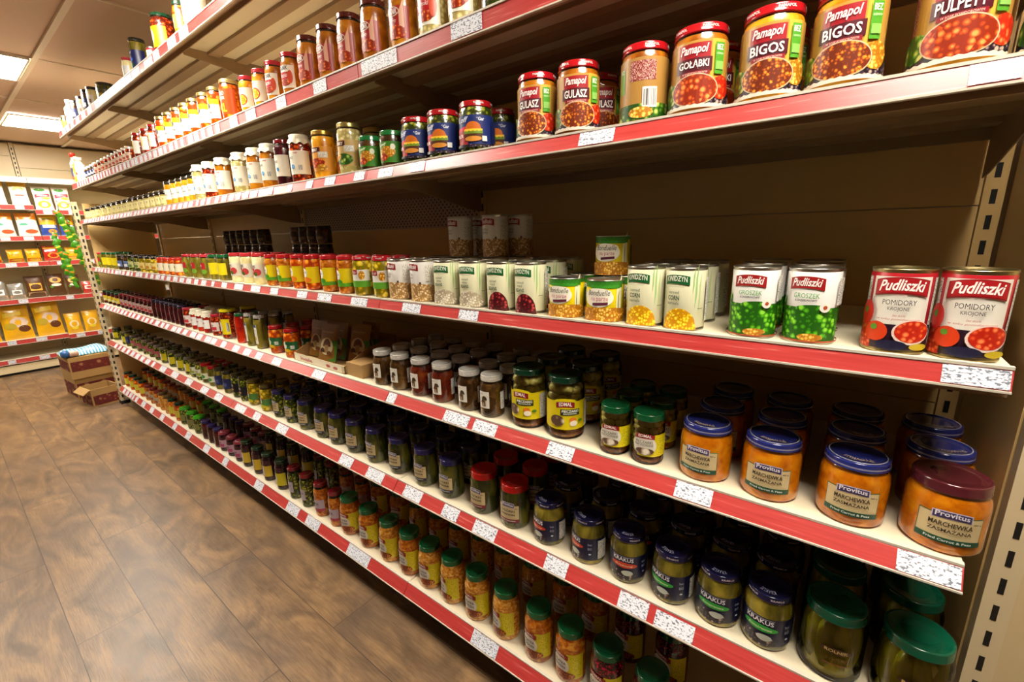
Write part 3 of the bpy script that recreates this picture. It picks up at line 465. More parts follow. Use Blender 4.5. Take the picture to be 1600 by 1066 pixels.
K('cherry', 'dark cherry jar with purple-black lid', 'jar', .029, lambda: make_jar('cherry_jar', .029, .120, '1c1430', F['jam'], [('r', -.3, .45, .9, .42, '7a6050'), ('t', -.3, .5, .5, .05, '2a1414', 'wiśnia', '')], rn=.88))
K('cherryr', 'dark jam jar with red lid and pink-white label', 'jar', .028, lambda: make_jar('jam_jar', .028, .112, '6a1420', F['cherry'], tiny('b89a94', 'a02a34', 'DŻEM'), rn=.88))
K('cherryy', 'dark jam jar with green lid and yellow label', 'jar', .028, lambda: make_jar('jam_jar', .028, .108, '123c24', F['cherry'], tiny('ccb428', 'c8c0a0', 'DŻEM'), rn=.88))
# sixth shelf
K('rolbig', 'large jar of whole gherkins with green lid', 'jar', .051, lambda: make_jar('gherkin_jar', .051, .138, '0a5038', F['pickle'], [('e', .1, .50, .95, .085, '3a1c12'), ('t', .1, .50, .70, .045, 'c8b060', 'ROLNIK', 'b'), ('t', .15, .39, .8, .06, '7a5a14', 'OGÓRKI', ''), ('r', .15, .30, .9, .02, '7a4a14')], rn=.88, zs=.70, zn=.84, lh=.018, glass=True, stuff=gherkins_inside([GHK, GHK2, GHK], M('c4b424', .2, coat=.5)), seg=36))
K('krgreen', 'gherkin jar with green stripe on navy label', 'jar', .043, lambda: make_jar('gherkin_jar', .043, .122, '141640', F['pickle'], krakus('2aa238', 'Konserwowe'), rn=.88, zs=.70, zn=.84, fill=.9, neckmat=F['pickle2'], lid_kw=dict(text='KRAKUS', tcol='9a9cac', side='KRAKUS')))
K('krred', 'gherkin jar with orange-red stripe on navy label', 'jar', .042, lambda: make_jar('gherkin_jar', .042, .122, '141640', F['pickle'], krakus('c8401e', 'Kiszone'), rn=.88, zs=.70, zn=.84, fill=.9, neckmat=F['pickle2'], lid_kw=dict(text='KRAKUS', tcol='9a9cac', side='KRAKUS')))
K('provred', 'red-lidded OGORKI gherkin jar with beige label', 'jar', .043, lambda: make_jar('gherkin_jar', .043, .130, 'b01812', F['pickle2'], provitus('OGÓRKI', 'konserwowe', '7c1c24', 'Pickled Cucumbers', '5a2a24'), rn=.90, zs=.74, zn=.86, lh=.020, lid_kw=dict(text='Provitus', tcol='6a1410')))
K('provblue', 'purple-lidded gherkin jar with beige label', 'jar', .040, lambda: make_jar('gherkin_jar', .040, .128, '282458', F['pickle2'], provitus('OGÓRKI', 'kiszone', '2c2a3a', 'Pickled Cucumbers', '3a3a34'), rn=.88, zs=.74, zn=.86, lh=.016))
K('provyel', 'purple-lidded jar of yellow-green pickles with beige label', 'jar', .032, lambda: make_jar('pickle_jar', .032, .128, '282458', F['green'], provitus('SAŁATKA', 'ogórkowa', '1c2430', 'Salad', '3a3a34'), rn=.88, zs=.74, zn=.86, lh=.016))
K('yelpep', 'jar of whole yellow peppers with white and green label', 'jar', .033, lambda: make_jar('pepper_jar', .033, .130, '5a4a1c', F['yellow'], [('r', 0, .36, 3.0, .26, '4a7a3a'), ('s', -.4, .40, 1.0, .22, 'e0dcd0'), ('r', -.2, .50, 1.6, .03, 'b8402a'), ('e', .1, .20, 1.4, .14, 'ccc024')], rn=.88, zs=.76, zn=.86))
K('blackpk', 'narrow pickle jar with black label and orange oval', 'jar', .028, lambda: make_jar('pickle_jar', .028, .130, '3a3414', F['green'], [('r', 0, .42, 4.0, .36, '14141c'), ('t', -.2, .52, 1.0, .08, 'd8d4c8', 'EXTRA', 'b'), ('e', -.1, .36, .9, .08, 'c88a5a')], rn=.86, zs=.76, zn=.86))
K('bluepk', 'pickle jar with dark blue label', 'jar', .029, lambda: make_jar('pickle_jar', .029, .122, '34301a', F['pickle'], [('r', 0, .44, 4.2, .46, '1c2450'), ('r', 0, .40, 1.6, .16, '4a5488')], rn=.88))
K('redpk', 'jar of green beans with bright red lid', 'jar', .031, lambda: make_jar('bean_jar', .031, .115, 'a80c14', F['pickle'], [('r', 0, .36, 3.0, .30, 'd0d0b8'), ('e', .2, .34, 1.2, .2, '3c8a3a')], rn=.88))
K('whpk', 'jar of pickles with white picture label', 'jar', .031, lambda: make_jar('pickle_jar', .031, .108, '4a3c1c', F['green'], tiny('d0ccb4', '8a9a3a', 'OGÓRKI'), rn=.9))
K('yellowpk', 'pickle jar with yellow-edged white label', 'jar', .031, lambda: make_jar('pickle_jar', .031, .108, '5a5444', F['green'], [('r', 0, .42, 2.8, .44, 'c8b818'), ('r', -.2, .42, 1.1, .40, 'dcd8cc')], rn=.9))
K('pinkpk', 'jar with pink and green label', 'jar', .030, lambda: make_jar('radish_salad_jar', .030, .105, '6a5a50', F['green'], tiny('a84a5a', '7a9a4a', 'MIX'), rn=.9))
# bottom shelf
def lech(key, look, food, pic, w1, w2, r=.043, h=.165): K(key, look, 'jar', r, lambda: make_jar('salad_jar', r, h, '0a5a30', food, lechmal(pic, w1, w2), rn=.84, zs=.70, zn=.82, fill=.93, neckmat=food, lh=.018))
lech('lechc', 'green-lidded jar of shredded cabbage salad', F['cabbage'], 'stew', 'SAŁATKA', 'SZWEDZKA')
lech('lecho', 'green-lidded jar of orange vegetable salad', F['salad'], 'stew', 'SAŁATKA', 'OBIADOWA')
K('beets', 'green-lidded jar of dark red grated beetroot', 'jar', .045, lambda: make_jar('beetroot_jar', .045, .165, '064a2c', F['beet'], lechmal('kidney', 'BURACZKI', 'TARTE'), rn=.86, zs=.72, zn=.83, fill=.93, neckmat=F['beet'], lh=.018))
K('redcarrot', 'red-lidded jar of orange carrot salad', 'jar', .033, lambda: make_jar('carrot_salad_jar', .033, .160, '7c1620', F['salad'], [('r', 0, .38, 2.2, .30, 'b8a8b4'), ('r', 0, .22, 2.2, .08, 'a83a48'), ('t', -.1, .40, 1.0, .08, '3a2a4a', 'MIX', 'b')], rn=.86, zs=.74, zn=.84))
K('redbrine', 'red-lidded jar of brown pickles with lilac-white label', 'jar', .033, lambda: make_jar('pickle_jar', .033, .160, '7c1620', F['green'], [('r', -.2, .40, 1.4, .34, 'b4a8b4'), ('t', -.2, .44, .9, .08, '4a3a54', 'grzyb', '')], rn=.86, zs=.74, zn=.84))
K('purplec', 'green-lidded jar of purple cabbage with yellow label', 'jar', .034, lambda: make_jar('red_cabbage_jar', .034, .155, '0e3420', F['purple'], [('r', .1, .38, 2.6, .44, 'c8b81c'), ('e', -.3, .40, .8, .26, 'c8c4b4')], rn=.86, zs=.74, zn=.84))
K('purplew', 'green-lidded jar of purple cabbage with white label', 'jar', .033, lambda: make_jar('red_cabbage_jar', .033, .150, '0e3420', F['purple'], [('r', .1, .38, 2.6, .40, 'c8a82c'), ('r', -.3, .38, 1.0, .34, 'c8c0c4')], rn=.86, zs=.74, zn=.84))
K('pinklid', 'jar of pink beet with pink and red lid', 'jar', .034, lambda: make_jar('beetroot_jar', .034, .118, '8c3040', F['purple'], tiny('b890a4', 'a03a64', 'Buraczki'), rn=.9, lid_kw=dict(text='Buraczki', tcol='c8b0b4')))
K('violet', 'narrow dark jar with violet-blue lid', 'jar', .029, lambda: make_jar('plum_jam_jar', .029, .120, '26205a', F['jam'], [('r', -.2, .42, 1.0, .36, '8a8078')], rn=.88))
K('lime', 'jar of pale sprouts with bright lime-green lid', 'jar', .036, lambda: make_jar('sprout_jar', .036, .115, '3cb01c', F['green'], [('r', .1, .42, 2.0, .36, '7a7a44')], rn=.88, zs=.78))
K('greenor', 'dark green-lidded jar of orange salad with yellow label', 'jar', .032, lambda: make_jar('salad_jar', .032, .130, '0c3420', F['orange'], [('r', .1, .40, 2.4, .40, 'ccbc34'), ('r', -.3, .40, .7, .3, 'ccc8a8')], rn=.88))
K('brownmix', 'red-capped jar of brown salad with pale label', 'jar', .030, lambda: make_jar('salad_jar', .030, .125, '7a2420', F['salad'], tiny('b4a884', '9a4a34', 'LECZO'), rn=.88))
K('celery', 'tall plain jar of pale celery salad', 'jar', .031, lambda: make_jar('celery_salad_jar', .031, .135, '5a4a20', F['cabbage'], [], rn=.88))
# shelf level, kind, x, y of its axis, turn in degrees, slimming (products stand where they stand on the 1:1 shelves)
ITEMS = [
 (1,'yellowpk',-4.92,0.867,0,1), (1,'whiteb',-4.725,0.87,0,1), (1,'navy',-4.524,0.87,0,1), (1,'mixwhite',-4.326,0.868,0,1), (1,'navy',-4.164,0.87,0,1), (1,'mixwhite',-4.025,0.868,0,1), (1,'olivedark',-3.779,0.881,0,1), 
 (1,'silversm',-3.196,0.866,0,1), (1,'krtall',-3.029,0.873,0,1), (1,'pinkstack',-2.789,0.86,0,1), (1,'bigorange',-2.669,0.883,0,1), (1,'greenor',-2.392,0.868,0,1), (1,'talltin',-2.282,0.88,0,1), 
 (2,'redcapb',-5.316,0.864,0,1), (2,'oilb',-5.121,0.866,0,1), (2,'whiteb',-4.904,0.87,0,1), (2,'bluesm',-4.62,0.86,0,1), (2,'bluesm',-4.53,0.86,0,1), (2,'bluesm',-4.442,0.86,0,1), (2,'bluesm',-4.357,0.86,0,1), 
 (2,'dotjar',-4.267,0.861,0,1), (2,'dotjar',-4.166,0.861,0,1), (2,'dotjar',-4.068,0.861,0,1), (2,'dotjar',-3.974,0.861,0,1), (2,'dotjar',-3.883,0.861,0,1), (2,'dotjar',-3.796,0.861,0,1), (2,'dotjar',-3.712,0.861,0,1), 
 (2,'dotjar',-3.631,0.861,0,1), (2,'dotjar',-3.552,0.861,0,1), (2,'dotjar',-3.477,0.861,0,1), (2,'yellab',-3.298,0.87,0,1), (2,'yellab',-3.144,0.87,0,1), (2,'yellab',-3.012,0.87,0,1), (2,'goldwhite',-2.871,0.868,0,1), 
 (2,'goldwhite',-2.755,0.868,0,1), (2,'goldwhite',-2.638,0.868,0,1), (2,'goldwhite',-2.527,0.868,0,1), (2,'goldwhite',-2.424,0.868,0,1), (2,'goldwhite',-2.304,0.868,0,1), (2,'goldwhite',-2.193,0.868,0,1), 
 (2,'xxl',-2.065,0.873,0,1), (2,'noodle',-1.893,0.867,0,1), (2,'noodle',-1.783,0.867,0,1), (2,'rolflaki',-1.682,0.868,8,1), (2,'rolflaki',-1.57,0.868,8,1), (2,'rolred',-1.458,0.872,8,1), (2,'rolred',-1.343,0.872,8,1), 
 (2,'rolred',-1.234,0.872,8,1), (2,'rolred',-1.121,0.872,8,1), (2,'rolred',-1.001,0.872,8,1), (2,'rolwhite',-0.891,0.873,8,1), (2,'rolwhite',-0.789,0.873,8,1), (2,'oliveS',-0.689,0.873,8,1), 
 (3,'mustard',-4.865,0.864,0,1), (3,'mustard',-4.682,0.864,0,1), (3,'mustard',-4.509,0.864,0,1), (3,'mustard',-4.346,0.864,0,1), (3,'mustard',-4.193,0.864,0,1), (3,'mustard',-4.048,0.864,0,1), 
 (3,'mustard',-3.911,0.864,0,1), (3,'mustard',-3.781,0.864,0,1), (3,'mustard',-3.657,0.864,0,1), (3,'mustard',-3.54,0.864,0,1), (3,'mustard',-3.429,0.864,0,1), (3,'mustard',-3.323,0.864,0,1), 
 (3,'mustard',-3.221,0.864,0,1), (3,'mustard',-3.125,0.864,0,1), (3,'mustard',-3.033,0.864,0,1), (3,'whlab',-2.932,0.865,0,1), (3,'whlab',-2.841,0.865,0,1), (3,'whlab',-2.754,0.865,0,1), (3,'whlab',-2.671,0.865,0,1), 
 (3,'whlab',-2.591,0.865,0,1), (3,'cap_g',-2.513,0.872,0,1), (3,'cap_r',-2.389,0.872,0,1), (3,'cap_o',-2.245,0.872,0,1), (3,'cap_g',-2.069,0.872,0,1), (3,'cap_o',-1.928,0.872,0,1), (3,'cap_o',-1.814,0.872,0,1), 
 (3,'redtall',-1.699,0.867,8,1), (3,'cap_r',-1.589,0.872,8,1), (3,'curry',-1.44,0.873,14,1), (3,'curryg',-1.292,0.873,14,1), (3,'greenlid',-1.185,0.87,20,1), (3,'greenlid',-1.085,0.87,20,1), 
 (3,'burger',-0.986,0.877,18,1), (3,'burger',-0.883,0.877,22,1), (3,'burger',-0.771,0.877,24,1), (3,'gulasz',-0.593,0.878,10,1), (3,'gulasz',-0.492,0.878,22,1), (3,'backturned',-0.353,0.878,8,1), 
 (3,'golabki',-0.256,0.88,6,1), (3,'bigos',-0.141,0.879,2,1), (3,'bigos',-0.049,0.879,-8,1), (3,'pulpety',0.07,0.881,-6,1), (3,'pulpety',0.168,0.881,-10,1), (4,'gherkinsm',-5.24,0.869,0,1), 
 (4,'gherkinsm',-5.042,0.869,0,1), (4,'gherkinsm',-4.855,0.869,0,1), (4,'gherkinyel',-4.715,0.87,0,1), (4,'gherkinyel',-4.557,0.87,0,1), (4,'gherkinyel',-4.407,0.87,0,1), (4,'bluelab',-4.256,0.868,0,1), 
 (4,'bluelab',-4.088,0.868,0,1), (4,'greenlab',-3.977,0.868,0,1), (4,'greenlab',-3.826,0.868,0,1), (4,'yelsm',-3.711,0.868,0,1), (4,'yelsm',-3.581,0.868,0,1), (4,'yelsm',-3.459,0.868,0,1), (4,'orsm',-3.344,0.867,0,1), 
 (4,'orsm',-3.239,0.867,0,1), (4,'orsm',-3.138,0.867,0,1), (4,'orsm',-3.042,0.867,0,1), (4,'gherkinsm',-2.897,0.869,0,1), (4,'gherkinsm',-2.765,0.869,0,1), (4,'gherkinsm',-2.633,0.869,0,1), 
 (4,'gherkinyel',-2.528,0.87,0,1), (4,'gherkinyel',-2.419,0.87,0,1), (4,'pale',-2.271,0.872,0,1), (4,'pale',-2.15,0.872,0,1), (4,'pale',-2.036,0.872,0,1), (4,'yelgreen',-1.921,0.87,8,1), (4,'yelgreen',-1.817,0.87,8,1), 
 (4,'yelorange',-1.705,0.87,8,1), (4,'yelorange',-1.606,0.87,8,1), (4,'yelgreen',-1.492,0.87,8,1), (4,'yelgreen',-1.387,0.87,8,1), (4,'grape',-1.294,0.873,8,1), (4,'grape',-1.187,0.873,8,1), 
 (4,'fasola',-1.105,0.878,12,1), (4,'fasola',-1.002,0.878,8,1), (4,'whitebean',-0.902,0.878,22,1), (4,'whitebean',-0.804,0.878,24,1), (4,'redbean',-0.707,0.878,20,1), (4,'redbean',-0.618,0.878,16,1), 
 (4,'bond',-0.518,0.88,18,1), (4,'bond',-0.422,0.88,18,1), (4,'corn',-0.331,0.877,6,1), (4,'corn',-0.253,0.877,4,1), (4,'peas',-0.128,0.877,4,1), (4,'peas',-0.049,0.877,-6,1), (4,'tomato',0.06,0.878,-2,0.97), 
 (4,'tomato',0.138,0.878,-6,0.97), (5,'cherryy',-5.13,0.868,0,1), (5,'cherryy',-4.986,0.868,0,1), (5,'cherryy',-4.849,0.868,0,1), (5,'cherryy',-4.717,0.868,0,1), (5,'cherryy',-4.591,0.868,0,1), 
 (5,'cherryr',-4.462,0.868,0,1), (5,'cherryr',-4.347,0.868,0,1), (5,'cherryr',-4.237,0.868,0,1), (5,'cherryr',-4.132,0.868,0,1), (5,'cherryr',-4.03,0.868,0,1), (5,'cherryr',-3.932,0.868,0,1), 
 (5,'cherryr',-3.837,0.868,0,1), (5,'cherryr',-3.746,0.868,0,1), (5,'cherry',-3.654,0.869,0,1), (5,'cherry',-3.562,0.869,0,1), (5,'cherry',-3.473,0.869,0,1), (5,'cherry',-3.387,0.869,0,1), (5,'cherry',-3.305,0.869,0,1), 
 (5,'cherry',-3.225,0.869,0,1), (5,'cherry',-3.148,0.869,0,1), (5,'redsm',-3.059,0.871,0,1), (5,'whitecap',-2.941,0.869,0,1), (5,'whitecap',-2.854,0.869,0,1), (5,'whitecap',-2.762,0.869,0,1), 
 (5,'redsm',-2.645,0.871,0,1), (5,'yellid',-2.515,0.881,0,1), (5,'redsauce',-2.338,0.871,0,1), (5,'olivet',-2.228,0.866,0,1), (5,'olivet',-2.128,0.866,0,1), (5,'orjar',-1.99,0.871,20,1), (5,'orjar',-1.854,0.871,20,1), 
 (5,'wmush',-1.235,0.874,28,1), (5,'wmush',-1.143,0.874,26,1), (5,'wmushr',-1.042,0.874,20,1), (5,'wmushr',-0.946,0.874,32,1), (5,'wmush',-0.835,0.874,24,1), (5,'wmush',-0.752,0.874,22,1), (5,'edbig',-0.634,0.886,8,1), 
 (5,'edbig',-0.524,0.886,30,1), (5,'edsmall',-0.387,0.874,14,1), (5,'edsmall',-0.31,0.874,14,1), (5,'carrot',-0.195,0.888,-2,1), (5,'carrot',-0.079,0.888,-2,1), (5,'carrot',0.044,0.888,2,1), 
 (5,'carrotred',0.159,0.889,6,1), (6,'yellowpk',-4.974,0.871,0,1), (6,'yellowpk',-4.694,0.871,0,1), (6,'bluepk',-4.572,0.869,0,1), (6,'pinkpk',-4.433,0.87,0,1), (6,'pinkpk',-4.271,0.87,0,1), (6,'pinkpk',-4.118,0.87,0,1), 
 (6,'pinkpk',-3.972,0.87,0,1), (6,'pinkpk',-3.834,0.87,0,1), (6,'yellowpk',-3.7,0.871,0,1), (6,'yellowpk',-3.536,0.871,0,1), (6,'yellowpk',-3.381,0.871,0,1), (6,'yellowpk',-3.236,0.871,0,1), (6,'whpk',-3.138,0.871,0,1), 
 (6,'whpk',-3.044,0.871,0,1), (6,'redpk',-2.954,0.871,0,1), (6,'redpk',-2.848,0.871,0,1), (6,'bluepk',-2.751,0.869,0,1), (6,'bluepk',-2.638,0.869,0,1), (6,'blackpk',-2.52,0.868,0,1), (6,'blackpk',-2.427,0.868,0,1), 
 (6,'yelpep',-2.327,0.873,0,1), (6,'yelpep',-2.188,0.873,0,1), (6,'provyel',-2.063,0.872,8,1), (6,'provyel',-1.948,0.872,8,1), (6,'provblue',-1.828,0.88,10,1), (6,'provblue',-1.688,0.88,10,1), 
 (6,'provblue',-1.582,0.88,8,1), (6,'provblue',-1.461,0.88,8,1), (6,'provblue',-1.33,0.88,4,1), (6,'provblue',-1.196,0.88,4,1), (6,'provblue',-1.061,0.88,4,1), (6,'provblue',-0.94,0.88,4,1), 
 (6,'provred',-0.803,0.883,0,1), (6,'provred',-0.688,0.883,8,1), (6,'krred',-0.571,0.882,-18,1), (6,'krred',-0.452,0.882,-30,1), (6,'krred',-0.347,0.882,12,1), (6,'krgreen',-0.242,0.883,-12,1), 
 (6,'krgreen',-0.144,0.883,4,1), (6,'krgreen',-0.053,0.883,0,1), (6,'rolbig',0.052,0.891,0,1), (6,'rolbig',0.164,0.891,0,1), (7,'greenor',-5.118,0.872,0,1), (7,'greenor',-4.958,0.872,0,1), (7,'greenor',-4.805,0.872,0,1), 
 (7,'greenor',-4.66,0.872,0,1), (7,'greenor',-4.52,0.872,0,1), (7,'brownmix',-4.358,0.87,0,1), (7,'brownmix',-4.236,0.87,0,1), (7,'brownmix',-4.118,0.87,0,1), (7,'celery',-4.001,0.871,0,1), (7,'celery',-3.886,0.871,0,1), 
 (7,'greenor',-3.792,0.872,0,1), (7,'greenor',-3.659,0.872,0,1), (7,'lime',-3.558,0.876,0,1), (7,'lime',-3.424,0.876,0,1), (7,'lime',-3.297,0.876,0,1), (7,'violet',-3.156,0.869,0,1), (7,'violet',-3.057,0.869,0,1), 
 (7,'violet',-2.962,0.869,0,1), (7,'pinklid',-2.879,0.874,0,1), (7,'pinklid',-2.769,0.874,0,1), (7,'pinklid',-2.664,0.874,0,1), (7,'purplew',-2.561,0.873,0,1), (7,'purplew',-2.427,0.873,0,1), 
 (7,'purplew',-2.308,0.873,0,1), (7,'purplec',-2.165,0.874,8,1), (7,'redbrine',-2.034,0.873,8,1), (7,'redbrine',-1.919,0.873,8,1), (7,'redcarrot',-1.795,0.873,8,1), (7,'redcarrot',-1.675,0.873,8,1), 
 (7,'lecho',-1.582,0.883,24,1), (7,'lecho',-1.445,0.883,20,1), (7,'lechc',-1.311,0.883,10,1), (7,'lecho',-1.192,0.883,10,1), (7,'lechc',-1.082,0.883,16,1), (7,'lechc',-0.968,0.883,-10,1), (7,'lechc',-0.854,0.883,18,1), 
 (7,'lechc',-0.734,0.883,-10,1), (7,'lecho',-0.611,0.883,6,1), (7,'lecho',-0.503,0.883,4,1), (7,'beets',-0.392,0.885,0,1), (7,'beets',-0.272,0.885,0,1), 
]
# price slips in the rails: from x to x
SLIPS = {
 1: [(-4.89,-4.776),(-4.733,-4.64),(-4.557,-4.475),(-4.384,-4.289),(-4.206,-4.101),(-4.034,-3.922),(-3.87,-3.748),(-3.705,-3.593),(-3.52,-3.415),(-3.359,-3.271),(-3.165,-3.038),(-3.01,-2.898),(-2.82,-2.697),(-2.676,-2.597),(-2.502,-2.38),(-2.333,-2.234)],
 2: [(-4.827,-4.79),(-4.744,-4.696),(-4.664,-4.619),(-4.586,-4.534),(-4.503,-4.459),(-4.416,-4.366),(-4.342,-4.292),(-4.259,-4.203),(-4.167,-4.118),(-4.085,-4.046),(-4.009,-3.97),(-3.928,-3.889),(-3.852,-3.8),(-3.768,-3.729),(-3.687,-3.641),(-3.601,-3.559),(-3.516,-3.468),(-3.437,-3.391),(-3.35,-3.299),(-3.279,-3.225),(-3.184,-3.135),(-3.104,-3.058),(-3.027,-2.98),(-2.948,-2.892),(-2.864,-2.804),(-2.782,-2.744),(-2.704,-2.646),(-2.621,-2.584),(-2.542,-2.504),(-2.448,-2.387),(-2.37,-2.318),(-2.288,-2.247),(-2.214,-2.165),(-2.132,-2.094),(-1.994,-1.924),(-1.851,-1.772),(-1.617,-1.551),(-1.379,-1.307),(-1.131,-0.981),(-0.789,-0.697)],  # dense white slips at the left also stand in for glare on this rail
 3: [(-4.88,-4.829),(-4.807,-4.761),(-4.721,-4.665),(-4.656,-4.616),(-4.58,-4.535),(-4.503,-4.458),(-4.416,-4.375),(-4.339,-4.29),(-4.272,-4.224),(-4.191,-4.147),(-4.113,-4.063),(-4.034,-3.996),(-3.955,-3.902),(-3.882,-3.842),(-3.803,-3.747),(-3.717,-3.667),(-3.641,-3.587),(-3.572,-3.535),(-3.491,-3.443),(-3.418,-3.378),(-3.34,-3.295),(-3.265,-3.224),(-3.185,-3.131),(-3.106,-3.065),(-3.034,-2.989),(-2.958,-2.919),(-2.876,-2.839),(-2.799,-2.756),(-2.719,-2.667),(-2.642,-2.591),(-2.57,-2.52),(-2.493,-2.445),(-2.416,-2.371),(-2.343,-2.303),(-2.252,-2.212),(-2.179,-2.13),(-2.102,-2.056),(-2.027,-1.99),(-1.957,-1.918),(-1.879,-1.842),(-1.758,-1.718),(-1.613,-1.577),(-1.483,-1.442),(-1.369,-1.31),(-1.208,-1.157),(-1.091,-1.028),(-0.954,-0.9),(-0.456,-0.383),(0.082,0.127)],
 4: [(-4.906,-4.842),(-4.801,-4.731),(-4.702,-4.648),(-4.591,-4.544),(-4.501,-4.44),(-4.385,-4.332),(-4.278,-4.2),(-4.188,-4.122),(-4.086,-4.027),(-3.98,-3.903),(-3.867,-3.79),(-3.755,-3.68),(-3.663,-3.613),(-3.549,-3.496),(-3.441,-3.381),(-3.34,-3.263),(-3.235,-3.185),(-3.138,-3.073),(-3.025,-2.958),(-2.923,-2.855),(-2.818,-2.751),(-2.705,-2.652),(-2.608,-2.545),(-2.497,-2.441),(-2.353,-2.294),(-2.209,-2.122),(-2.04,-1.955),(-1.864,-1.799),(-1.648,-1.579),(-1.504,-1.417),(-1.299,-1.211),(-1.038,-0.96),(-0.809,-0.742),(0.114,0.18)],
 5: [(-4.883,-4.81),(-4.78,-4.705),(-4.67,-4.604),(-4.561,-4.498),(-4.467,-4.414),(-4.367,-4.297),(-4.256,-4.204),(-4.143,-4.088),(-4.049,-3.993),(-3.941,-3.876),(-3.837,-3.782),(-3.74,-3.685),(-3.635,-3.584),(-3.535,-3.458),(-3.415,-3.362),(-3.33,-3.277),(-3.212,-3.141),(-3.123,-3.058),(-3.019,-2.956),(-2.902,-2.825),(-2.806,-2.735),(-2.69,-2.614),(-2.604,-2.543),(-2.48,-2.421),(-2.336,-2.271),(-2.215,-2.147),(-2.089,-2.032),(-1.93,-1.856),(-1.602,-1.52),(-1.183,-1.104),(-0.884,-0.789),(-0.77,-0.691),(-0.531,-0.461),(-0.229,-0.16),(0.108,0.187)],
 6: [(-4.819,-4.751),(-4.698,-4.641),(-4.592,-4.515),(-4.459,-4.389),(-4.341,-4.263),(-4.216,-4.134),(-4.091,-4.015),(-3.966,-3.874),(-3.839,-3.768),(-3.64,-3.535),(-3.409,-3.301),(-3.154,-3.057),(-2.905,-2.809),(-2.699,-2.612),(-2.433,-2.32),(-2.227,-2.159),(-1.993,-1.898),(-1.482,-1.401),(-1.309,-1.215),(-1.102,-1.016),(-0.918,-0.852),(-0.788,-0.705),(-0.54,-0.475),(-0.337,-0.268),(-0.252,-0.17)],
 7: [(-4.93,-4.867),(-4.831,-4.77),(-4.73,-4.674),(-4.647,-4.604),(-4.559,-4.504),(-4.385,-4.3),(-4.169,-4.09),(-3.924,-3.851),(-3.645,-3.58),(-3.394,-3.311),(-3.08,-2.997),(-2.785,-2.721),(-2.368,-2.28),(-2.025,-1.916),(-1.846,-1.737),(-1.515,-1.37),(-0.822,-0.719)],
}
